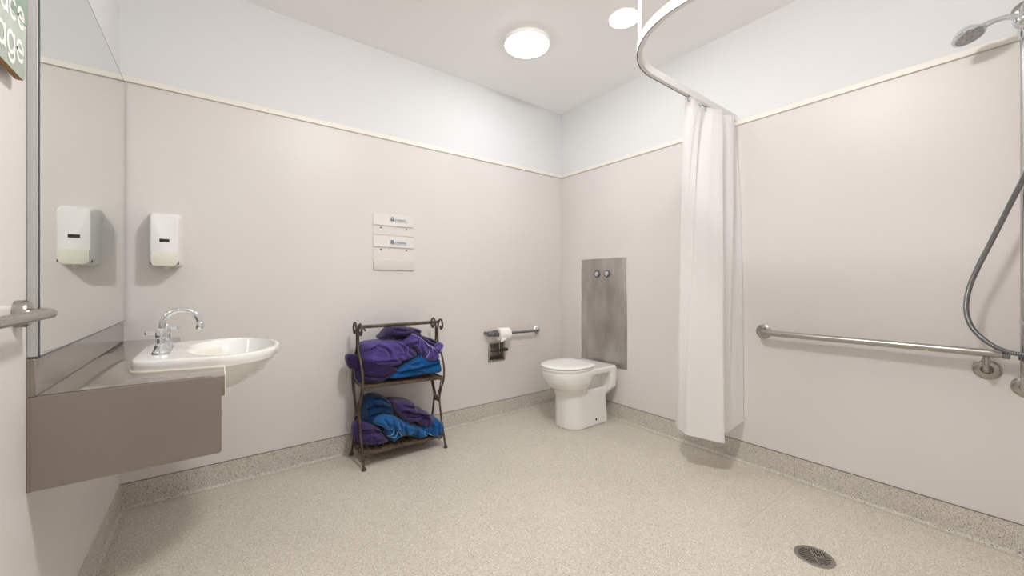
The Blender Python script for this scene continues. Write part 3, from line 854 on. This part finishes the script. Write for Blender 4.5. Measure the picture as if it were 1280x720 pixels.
bar(-gr+.004, -.0035, gr-.004, .0035)
bar(-.0035, -gr+.004, .0035, 0)
for k in range(-5, 6):
    x = k*.0088
    L = math.sqrt(max(gr*gr-(abs(x)+.003)**2, 0))
    bar(x-.0022, .003, x+.0022, L-.002)
for k in range(1, 6):
    y = -k*.0085
    L = math.sqrt(max(gr*gr-(abs(y)+.003)**2, 0))
    bar(.003, y-.0022, L-.002, y+.0022)
for k in range(1, 6):
    x = -k*.0088
    L = math.sqrt(max(gr*gr-(abs(x)+.003)**2, 0))
    bar(x-.0022, -L+.002, x+.0022, -.003)
obj('grate', bm, M['steel_round'], t)

# ------------------------------------------------------------------ left wall: rail end and hanging sign
t = thing('wall_rail', 'brushed steel rail end on the left wall below the green sign', 'rail', (-.33, 1.1, .98))
WX = XL+.055
pts = catmull([(XL+.004, 1.387, 1.008), (WX-.02, 1.387, 1.008), (WX-.006, 1.384, 1.008), (WX, 1.372, 1.008), (WX, 1.34, 1.008)], 6) + [Vector((WX, y, 1.008)) for y in (1.2, 1.0, .85, .74)] + catmull([(WX, .73, 1.008), (WX-.006, .716, 1.008), (WX-.02, .713, 1.008), (XL+.004, .713, 1.008)], 5)
obj('bar', tube(pts, .0112, 20), M['steel'], t)
for y in (1.387, .713):
    obj('rose', lathe([(.031, 0), (.031, .016), (.028, .021), (.012, .023)], (XL, y, 1.008), 'x', 36), M['steel_round'], t)

t = thing('hanging_sign', 'pale green painted timber sign with white letters on the left wall', 'sign', (-.345, 1.1, 1.52))
SX0, SX1 = XL+.011, -.336
def plank(z0, z1, rr, m, y1=1.352, y0=.78):
    o = obj('plank', prism(round_rect(y0, z0, y1, z1, rr), 'x', SX0, SX1, .0025, 2), [m, M['wood']], t)
    for p in o.data.polygons:
        if p.normal.x < .5: p.material_index = 1
    return o
plank(1.524, 1.6485, [.010, .012, .008, .004], M['sign'])
plank(1.650, 1.775, [.004, .008, .012, .010], M['sign_old'], 1.360)
def stroke(bm, pts, w, y0, z0, sc, lift):
    """one painted brush stroke: a flat ribbon with round ends on the sign face"""
    P = [Vector((y0+p[0]*sc, z0+p[1]*sc)) for p in pts]; n = len(P); L = []; Rr = []
    for i, p in enumerate(P):
        d = (P[min(i+1, n-1)]-P[max(i-1, 0)]).normalized(); m = Vector((-d.y, d.x))*w
        L.append(p+m); Rr.append(p-m)
    def cap(c, a): return [c+Vector((math.cos(a+PI*k/6), math.sin(a+PI*k/6)))*w for k in range(1, 6)]
    d1 = P[-1]-P[-2]; d0 = P[0]-P[1]
    e1 = cap(P[-1], math.atan2(d1.y, d1.x)-PI/2); e0 = cap(P[0], math.atan2(d0.y, d0.x)-PI/2)
    for q1 in (SX1+lift,):
        V = lambda p: bm.verts.new((q1, p.x, p.y))
        l = [V(p) for p in L]; r_ = [V(p) for p in Rr]; a = [V(p) for p in e1]; b = [V(p) for p in e0]
        for i in range(n-1): bm.faces.new((l[i], r_[i], r_[i+1], l[i+1]))
        bm.faces.new([r_[-1]]+a+[l[-1]]); bm.faces.new([l[0]]+b+[r_[0]])
def arc_pts(cx, cy, rx, ry, a0, a1, n=18):
    return [(cx+rx*math.cos(math.radians(a0+(a1-a0)*k/n)), cy+ry*math.sin(math.radians(a0+(a1-a0)*k/n))) for k in range(n+1)]
GLYPH = {   # in x-heights, baseline at 0
    'a': [arc_pts(.42, .5, .38, .5, 0, 360, 26), [(.80, 1.0), (.80, .5), (.80, .0)]],
    'c': [arc_pts(.46, .5, .40, .5, 48, 312)],
    'e': [[(.08, .52), (.45, .52), (.84, .52)] + arc_pts(.46, .5, .40, .5, 4, 318, 24)],
    'g': [arc_pts(.42, .5, .38, .5, 0, 360, 26), [(.80, 1.0), (.80, .3), (.80, -.08)] + arc_pts(.43, -.08, .37, .36, -8, -150, 12)],
}
def paint_text(word, right, base, xh, step, w):
    bm = bmesh.new(); y = right-len(word)*step
    for k, ch in enumerate(word):
        for q, st in enumerate(GLYPH[ch]): stroke(bm, st, w, y+k*step, base+k*.0015, xh, .0004+.0003*q)
    me = bpy.data.meshes.new('m'); bm.to_mesh(me); bm.free()
    return obj('lettering', me, M['letter'], t)
paint_text('age', 1.346, 1.555, .042, .046, .0042)
paint_text('ace', 1.349, 1.630, .040, .043, .0042)

# ------------------------------------------------------------------ wrought iron rack
RX0, RX1, RYC = .683, 1.204, 2.436
t = thing('towel_rack', 'rusty wrought iron two shelf rack holding purple and blue towels', 'rack', ((RX0+RX1)/2, RYC, 0))
def upright(x, s):
    """one bent side rod from foot to curled top; s=-1 front, +1 back"""
    y = lambda d: RYC+s*d
    body = [(x, y(.128), .0), (x, y(.118), .035), (x, y(.098), .09), (x, y(.066), .18), (x, y(.044), .27), (x, y(.042), .32), (x, y(.068), .38), (x, y(.096), .43), (x, y(.107), .49), (x, y(.096), .555), (x, y(.060), .62), (x, y(.022), .67), (x, y(.014), .73), (x, y(.017), .785), (x, y(.030), .820), (x, y(.052), .835), (x, y(.074), .826), (x, y(.084), .804), (x, y(.078), .780), (x, y(.064), .771), (x, y(.054), .779), (x, y(.057), .791)]
    return tube(catmull(body, 6), .0065, 10)
for x in (RX0, RX1):
    for s in (-1, 1):
        u = obj('upright', upright(x, s), M['rust'], t)
        obj('foot', lathe([(0, 0), (.013, 0), (.014, .006), (.009, .016), (.0065, .02)], (x, RYC+s*.128, 0), segs=16), M['rust'], u)
    for s in (-1, 1):   # inner heart scrolls under the upper shelf, small scrolls by the feet
        y = lambda d: RYC+s*d
        obj('side_scroll', tube(catmull([(x, y(.074), .462), (x, y(.058), .415), (x, y(.038), .36), (x, y(.014), .320), (x, y(.006), .302), (x, y(.012), .288), (x, y(.024), .288), (x, y(.028), .300), (x, y(.020), .307)], 6), .0042, 8), M['rust'], t)
        obj('foot_scroll', tube(catmull([(x, y(.088), .110), (x, y(.060), .118), (x, y(.030), .105), (x, y(.022), .082), (x, y(.034), .070), (x, y(.046), .078)], 6), .0042, 8), M['rust'], t)
    obj('cross_tie', tube([(x, RYC-.044, .284), (x, RYC+.044, .284)], .006, 8), M['rust'], t)
    obj('cross_tie', tube([(x, RYC-.03, .64), (x, RYC+.03, .64)], .009, 8), M['rust'], t)
obj('top_rail', tube([(RX0-.008, RYC, .813), (RX1+.008, RYC, .813)], .0105, 14), M['rust'], t)
for x in (RX0+.030, RX1-.030): obj('rail_scroll', tube(catmull([(x, RYC-.012, .812), (x+.004, RYC-.02, .796), (x+.012, RYC-.016, .790), (x+.014, RYC-.008, .797)], 4), .004, 8), M['rust'], t)
def shelf(z, d, tilt=0.):
    def lean(b):
        for v in b.verts: v.co.z += tilt*((v.co.x-RX0)/(RX1-RX0)-.4)
    bm = bmesh.new()
    for s in (-1, 1):
        box((RX0-.004, RYC+s*d-.006, z-.011), (RX1+.004, RYC+s*d+.006, z+.004), .002, 1, bm)
    for x in (RX0, RX1): tube([(x, RYC-d, z-.003), (x, RYC+d, z-.003)], .006, 8, bm)
    lean(bm); o = obj('shelf', bm, M['rust'], t)
    bm = bmesh.new()
    n = 11
    for k in range(n):
        x = RX0+.035+k*(RX1-RX0-.07)/(n-1)
        box((x-.020, RYC-d+.004, z-.006), (x+.020, RYC+d-.004, z-.001), .001, 1, bm)
    lean(bm); obj('slats', bm, M['shelf'], o)
    return o
SH1, SH2 = .468, .082
shelf(SH1, .105, -.018); shelf(SH2, .106, -.006)
for x in (RX0+.03, RX1-.03):
    for z in (SH1, SH2): obj('bracket_scroll', tube(catmull([(x-.02, RYC-.105, z-.008), (x-.006, RYC-.108, z-.020), (x+.008, RYC-.108, z-.018), (x+.006, RYC-.106, z-.008)], 4), .0035, 8), M['rust'], t)

# ------------------------------------------------------------------ towels
# each is a soft volume: front plan in metres along the rack (x, z), its own depth, folds pressed in
T1 = dict(outline=[(0.612, 0.632), (0.631, 0.657), (0.690, 0.640), (0.778, 0.602), (0.915, 0.542), (0.871, 0.498), (0.813, 0.468), (0.758, 0.465), (0.700, 0.474), (0.667, 0.494), (0.656, 0.556), (0.628, 0.573)],
    fold=[[(0.656, 0.529), (0.710, 0.528), (0.785, 0.510), (0.871, 0.519)]])
T2 = dict(outline=[(0.845, 0.493), (0.878, 0.525), (0.922, 0.559), (1.006, 0.600), (1.045, 0.625), (1.102, 0.592), (1.185, 0.579), (1.204, 0.534), (1.209, 0.495), (1.187, 0.473), (1.102, 0.478), (0.975, 0.477), (0.885, 0.478)],
    step=[[(0.849, 0.501), (0.885, 0.524), (0.945, 0.531), (1.053, 0.540), (1.135, 0.549), (1.210, 0.553)]],
    fold=[[(1.022, 0.516), (1.053, 0.501), (1.069, 0.480)], [(0.945, 0.574), (0.991, 0.561), (1.053, 0.568)]])
T3 = dict(outline=[(0.687, 0.662), (0.689, 0.709), (0.721, 0.725), (0.810, 0.729), (0.853, 0.730), (0.911, 0.720), (0.971, 0.707), (1.014, 0.666), (1.041, 0.630), (1.041, 0.604), (1.002, 0.587), (0.948, 0.579), (0.922, 0.561), (0.882, 0.554), (0.810, 0.558), (0.741, 0.578), (0.691, 0.591), (0.683, 0.629)],
    step=[[(0.684, 0.625), (0.754, 0.612), (0.824, 0.606), (0.882, 0.605), (0.911, 0.580)], [(0.691, 0.665), (0.721, 0.686), (0.768, 0.702), (0.817, 0.723), (0.860, 0.728)]],
    fold=[[(0.896, 0.614), (0.911, 0.598), (0.930, 0.585), (0.956, 0.582)], [(0.775, 0.694), (0.817, 0.683), (0.845, 0.645), (0.838, 0.617)], [(0.971, 0.682), (0.964, 0.646), (1.002, 0.605)], [(0.721, 0.597), (0.775, 0.583), (0.845, 0.581)], [(0.882, 0.712), (0.926, 0.679), (0.941, 0.634)]])
T4 = dict(outline=[(0.799, 0.734), (0.826, 0.767), (0.854, 0.797), (0.891, 0.809), (0.940, 0.807), (0.997, 0.793), (1.060, 0.778), (1.083, 0.763), (1.079, 0.745), (1.097, 0.730), (1.142, 0.711), (1.201, 0.685), (1.192, 0.657), (1.134, 0.651), (1.060, 0.670), (0.982, 0.699), (0.906, 0.717)],
    step=[[(0.833, 0.766), (0.891, 0.755), (0.951, 0.757), (1.013, 0.760)], [(0.884, 0.736), (0.936, 0.740), (0.982, 0.747)]],
    fold=[[(0.869, 0.789), (0.936, 0.777), (0.997, 0.776)], [(1.013, 0.771), (1.044, 0.757), (1.072, 0.755)], [(1.109, 0.710), (1.150, 0.684), (1.184, 0.673)]])
T5 = dict(outline=[(0.926, 0.696), (0.959, 0.733), (0.994, 0.760), (1.037, 0.743), (1.076, 0.706), (1.117, 0.675), (1.150, 0.667), (1.192, 0.684), (1.213, 0.669), (1.197, 0.626), (1.181, 0.613), (1.182, 0.586), (1.154, 0.564), (1.109, 0.564), (1.074, 0.578), (1.048, 0.616), (1.022, 0.638), (0.998, 0.669), (0.967, 0.676)],
    step=[[(0.998, 0.680), (1.013, 0.701), (1.005, 0.731)], [(1.037, 0.736), (1.076, 0.688), (1.099, 0.652), (1.094, 0.619), (1.075, 0.583)], [(1.100, 0.685), (1.141, 0.644), (1.182, 0.600)]],
    fold=[[(0.967, 0.691), (0.998, 0.702), (1.029, 0.692)], [(1.037, 0.677), (1.044, 0.654), (1.060, 0.615)], [(1.125, 0.653), (1.133, 0.614), (1.125, 0.585)]],
    hem=[[(0.998, 0.755), (1.037, 0.739), (1.075, 0.695), (1.098, 0.656), (1.092, 0.619), (1.074, 0.591), (1.081, 0.577), (1.113, 0.566), (1.154, 0.566), (1.180, 0.586), (1.176, 0.600), (1.141, 0.642), (1.102, 0.684)], [(1.210, 0.671), (1.195, 0.660), (1.168, 0.635), (1.182, 0.613)]])
B1 = dict(outline=[(0.686, 0.211), (0.686, 0.313), (0.705, 0.368), (0.740, 0.393), (0.784, 0.395), (0.832, 0.373), (0.874, 0.339), (0.907, 0.289), (0.920, 0.232), (0.912, 0.176), (0.820, 0.140), (0.732, 0.177)],
    step=[[(0.728, 0.280), (0.724, 0.321), (0.752, 0.343), (0.812, 0.336), (0.878, 0.291)], [(0.709, 0.245), (0.748, 0.284), (0.820, 0.278), (0.878, 0.250)]],
    fold=[[(0.756, 0.370), (0.812, 0.360), (0.861, 0.318)]])
B2 = dict(outline=[(0.648, 0.230), (0.676, 0.247), (0.714, 0.248), (0.768, 0.220), (0.808, 0.182), (0.822, 0.150), (0.858, 0.109), (0.852, 0.091), (0.800, 0.088), (0.729, 0.097), (0.680, 0.119), (0.648, 0.157)],
    step=[[(0.661, 0.193), (0.706, 0.209), (0.752, 0.206), (0.808, 0.166)], [(0.784, 0.108), (0.808, 0.122), (0.858, 0.108)]],
    fold=[[(0.683, 0.176), (0.737, 0.190), (0.788, 0.170)], [(0.687, 0.152), (0.745, 0.133), (0.804, 0.143)], [(0.676, 0.135), (0.745, 0.114), (0.792, 0.114)]],
    hem=[[(0.781, 0.108), (0.801, 0.111), (0.824, 0.111), (0.855, 0.107)]])
B3 = dict(outline=[(0.751, 0.239), (0.771, 0.272), (0.804, 0.281), (0.861, 0.267), (0.920, 0.230), (0.997, 0.191), (1.042, 0.160), (1.083, 0.138), (1.119, 0.100), (1.099, 0.084), (1.035, 0.078), (0.980, 0.109), (0.920, 0.111), (0.886, 0.096), (0.861, 0.097), (0.849, 0.127), (0.816, 0.152), (0.816, 0.191), (0.773, 0.217)],
    step=[[(0.780, 0.242), (0.812, 0.204), (0.845, 0.196), (0.865, 0.172)], [(0.861, 0.265), (0.865, 0.200), (0.894, 0.165), (0.928, 0.120)], [(0.945, 0.207), (0.937, 0.167), (0.971, 0.114)], [(1.024, 0.164), (1.020, 0.123), (1.038, 0.079)]],
    fold=[[(0.804, 0.269), (0.820, 0.226), (0.853, 0.203)], [(0.894, 0.234), (0.903, 0.183)], [(0.997, 0.179), (0.989, 0.131)], [(1.069, 0.137), (1.069, 0.103)]],
    hem=[[(0.816, 0.191), (0.843, 0.193), (0.863, 0.178), (0.853, 0.156), (0.830, 0.148), (0.859, 0.133), (0.881, 0.143), (0.891, 0.165), (0.909, 0.146), (0.926, 0.119), (0.978, 0.113), (1.035, 0.079), (1.069, 0.096), (1.099, 0.089)]])
B4 = dict(outline=[(0.867, 0.347), (0.916, 0.348), (0.993, 0.324), (1.013, 0.287), (1.065, 0.261), (1.125, 0.213), (1.137, 0.187), (1.115, 0.147), (1.090, 0.129), (1.038, 0.174), (0.995, 0.205), (0.958, 0.195), (0.924, 0.235), (0.891, 0.285)],
    step=[[(0.891, 0.294), (0.941, 0.288), (0.993, 0.266), (1.065, 0.241), (1.131, 0.202)], [(0.993, 0.207), (1.047, 0.230), (1.083, 0.214), (1.090, 0.135)]],
    fold=[[(0.916, 0.322), (0.967, 0.304), (1.011, 0.283)], [(0.941, 0.251), (0.993, 0.236), (1.047, 0.238)]])
B5 = dict(outline=[(1.011, 0.170), (1.053, 0.152), (1.113, 0.180), (1.160, 0.189), (1.194, 0.158), (1.211, 0.131), (1.200, 0.098), (1.172, 0.056), (1.127, 0.072), (1.071, 0.109), (1.022, 0.148)],
    step=[[(1.113, 0.180), (1.122, 0.135), (1.104, 0.092)]],
    fold=[[(1.160, 0.170), (1.151, 0.120), (1.165, 0.069)]],
    hem=[[(1.015, 0.166), (1.071, 0.123), (1.124, 0.087), (1.172, 0.058), (1.199, 0.099), (1.210, 0.131)]])

def seg_dist(p, line):
    """distance to a polyline, the signed side, and how far along it the foot lies"""
    best = (9, 1, 0); n = len(line)-1
    for i, (a, b) in enumerate(zip(line, line[1:])):
        dx, dz = b[0]-a[0], b[1]-a[1]; L2 = dx*dx+dz*dz
        t = max(0, min(1, ((p[0]-a[0])*dx+(p[1]-a[1])*dz)/L2))
        ex, ez = p[0]-a[0]-dx*t, p[1]-a[1]-dz*t
        d = math.hypot(ex, ez)
        if d < best[0]: best = (d, 1 if dx*ez-dz*ex > 0 else -1, (i+t)/n)
    return best

class Towel:
    def __init__(self, data, y0, depth, seed, edge=.028, wr=.0048, lean=0., steps=.019, folds=.013, dx=.006):
        self.d = data; self.y0 = y0; self.D = depth; self.seed = seed; self.edge = edge; self.wr = wr; self.lean = lean; self.st = steps; self.fo = folds
        sm = lambda l: [(p.x, p.y) for p in catmull([(q[0], q[1], 0) for q in l], 4)]
        data = {k: ([(x+dx, z) for x, z in v] if k == 'outline' else [[(x+dx, z) for x, z in l] for l in v]) for k, v in data.items()}; self.d = data
        self.out = [(p.x, p.y) for p in catmull([(q[0], q[1], 0) for q in data['outline']], 9, closed=True)]
        self.steps = [sm(l) for l in data.get('step', [])]; self.folds = [sm(l) for l in data.get('fold', [])]
        self.zm = sum(p[1] for p in self.out)/len(self.out)
        self.loop = self.out+[self.out[0]]
        o = self.out; n = len(o)
        A = sum(o[i][0]*o[(i+1) % n][1]-o[(i+1) % n][0]*o[i][1] for i in range(n))/2
        self.c = (sum((o[i][0]+o[(i+1) % n][0])*(o[i][0]*o[(i+1) % n][1]-o[(i+1) % n][0]*o[i][1]) for i in range(n))/(6*A),
                  sum((o[i][1]+o[(i+1) % n][1])*(o[i][0]*o[(i+1) % n][1]-o[(i+1) % n][0]*o[i][1]) for i in range(n))/(6*A))
    def relief(self, p):
        d = 0
        for l in self.steps:
            dist, side, t = seg_dist(p, l); fade = min(1, 6*t, 6*(1-t))
            if side > 0: d += self.st*fade*math.exp(-dist/.040)*min(1, .25+dist/.006)
            else: d -= self.st*.9*fade*math.exp(-dist/.010)
        for l in self.folds:
            dist, side, t = seg_dist(p, l); fade = min(1, 5*t, 5*(1-t))
            d -= self.fo*fade*math.exp(-(dist/.007)**2)
            d += self.fo*.8*fade*math.exp(-((dist-.015)/.010)**2)
        q = Vector((p[0]*10, self.seed*5.1, p[1]*13))
        d += self.wr*noise.fractal(q, 1, 2, 3)
        w = noise.noise(q*.8+Vector((2, 7, 1)))
        d += self.wr*1.6*((1-abs(w))**6-.2)
        w2 = noise.noise(Vector((p[0]*20+2*w, self.seed*3.3, p[1]*24)))
        d -= self.wr*.9*(1-abs(w2))**8
        return d
    def front(self, p, lift=0.):
        dist = seg_dist(p, self.loop)[0]
        f = math.sqrt(max(0, 1-(1-min(1, dist/self.edge))**2))
        k = max(0, min(1, (p[0]-.665)/.075)); k = .30+.70*k*k*(3-2*k)
        return self.y0+self.lean*(p[1]-self.zm)-k*(self.D*f+self.relief(p)*min(1, .25+dist/.012))-lift
    def mesh(self, rings=26):
        bm = bmesh.new(); F = []; n = len(self.out)
        ts = [k/rings for k in range(rings)]
        for s in (1, -1):
            S = []
            for k, t in enumerate(ts):
                row = []
                for x, z in self.out:
                    p = (x+(self.c[0]-x)*t, z+(self.c[1]-z)*t)
                    if k == 0:
                        if s == -1: row = F[0][0]; break
                        row.append(bm.verts.new((p[0], self.y0+self.lean*(p[1]-self.zm), p[1])))
                    else:
                        y = self.front(p)
                        if s == -1:
                            ym = self.y0+self.lean*(p[1]-self.zm); dist = seg_dist(p, self.loop)[0]
                            y = ym+self.D*math.sqrt(max(0, 1-(1-min(1, dist/self.edge))**2))+.004*noise.noise(Vector((p[0]*12, 3, p[1]*12)))
                        row.append(bm.verts.new((p[0], y, p[1])))
                S.append(row)
            cv = bm.verts.new((self.c[0], self.front(self.c) if s == 1 else self.y0+self.lean*(self.c[1]-self.zm)+self.D, self.c[1]))
            for a, b in zip(S, S[1:]):
                for i in range(n): bm.faces.new((a[i], a[(i+1) % n], b[(i+1) % n], b[i]))
            for i in range(n): bm.faces.new((S[-1][i], S[-1][(i+1) % n], cv))
            F.append(S)
        bmesh.ops.recalc_face_normals(bm, faces=bm.faces)
        me = bpy.data.meshes.new('towel'); bm.to_mesh(me); bm.free()
        return modified(me, ('SMOOTH', dict(factor=.5, iterations=1)), ('SUBSURF', dict(levels=1, render_levels=1)))
    def hems(self, me):
        """pale hem lying on the cloth, found by looking on to it from the front"""
        from mathutils.bvhtree import BVHTree
        tree = BVHTree.FromPolygons([v.co for v in me.vertices], [p.vertices[:] for p in me.polygons])
        bm = bmesh.new()
        for l in self.d.get('hem', []):
            pts = []
            for p in catmull([(q[0], q[1], 0) for q in l], 6):
                hit = tree.ray_cast(Vector((p.x, 1.8, p.y)), Vector((0, 1, 0)))
                if hit[0] is None: hit = tree.find_nearest(Vector((p.x, self.y0-.05, p.y)))
                pts.append(hit[0]+Vector((0, -.0014, 0)))
            for _ in range(2): pts = [pts[0]]+[(a+b*2+c)/4 for a, b, c in zip(pts, pts[1:], pts[2:])]+[pts[-1]]
            tube(pts, .0024, 6, bm)
        return bm

def towel(tw, m, label, hem_m=None):
    me = tw.mesh(); hm = tw.hems(me) if hem_m else None
    o = obj('towel', me, M[m]); props(o, label, 'towel', 'towels on the iron rack')
    if hem_m: obj('hem', hm, M[hem_m], o)
    return o
towel(Towel(T1, 2.445, .082, 1), 'violet_deep', 'dark purple towel folded flat at the bottom left of the upper shelf')
towel(Towel(T2, 2.445, .092, 2, edge=.022, wr=.0025), 'blue', 'bright blue towel folded in two layers on the right of the upper shelf')
towel(Towel(T3, 2.448, .090, 3, edge=.035), 'violet', 'large crumpled mid purple towel on the left of the upper shelf')
towel(Towel(T4, 2.462, .075, 4, edge=.03), 'violet_deep', 'very dark purple towel crumpled topmost at the back of the upper shelf')
towel(Towel(T5, 2.440, .108, 11, edge=.022, lean=.05), 'violet', 'mid purple towel end with pale hem hanging over the folded blue towel', 'hem_v')
towel(Towel(B1, 2.468, .075, 5, edge=.05), 'blue_dark', 'dark blue towel humped at the back left of the lower shelf')
towel(Towel(B2, 2.440, .086, 6, edge=.045), 'violet_dark', 'purple towel rolled at the front left of the lower shelf', 'hem_v')
towel(Towel(B3, 2.420, .085, 7, edge=.03), 'blue_mid', 'blue towel with wavy pale hem spread along the front of the lower shelf', 'hem_b')
towel(Towel(B4, 2.425, .100, 8, edge=.022), 'violet_dark', 'purple towel folded over the blue ones on the right of the lower shelf')
towel(Towel(B5, 2.420, .092, 9, edge=.02), 'blue', 'small end of blue towel hanging over the right of the lower shelf', 'hem_b')

# ------------------------------------------------------------------ camera and render look
cam = bpy.data.cameras.new('camera'); co = bpy.data.objects.new('camera', cam); COL.objects.link(co)
cam.sensor_width = 36; cam.sensor_fit = 'HORIZONTAL'
cam.lens = 490.3/1280*36
cam.shift_y = -(353.7-360)/1280*-1
cam.clip_start = .02
co.location = (0, 0, CAM_H)
co.rotation_euler = (PI/2, 0, -.6485)
scene.camera = co

w = bpy.data.worlds.new('world'); scene.world = w; w.use_nodes = True
w.node_tree.nodes['Background'].inputs[0].default_value = (.8, .85, .9, 1)
w.node_tree.nodes['Background'].inputs[1].default_value = .1
scene.view_settings.view_transform = 'Standard'
scene.view_settings.look = 'None'
scene.view_settings.gamma = 1
scene.view_settings.use_curve_mapping = False
scene.view_settings.exposure = 1.24
cy = scene.cycles
cy.use_denoising = True
cy.max_bounces = 14; cy.diffuse_bounces = 12; cy.glossy_bounces = 6; cy.transmission_bounces = 8; cy.transparent_max_bounces = 12
cy.caustics_reflective = True; cy.caustics_refractive = True
cy.blur_glossy = 1.0
cy.sample_clamp_indirect = 6
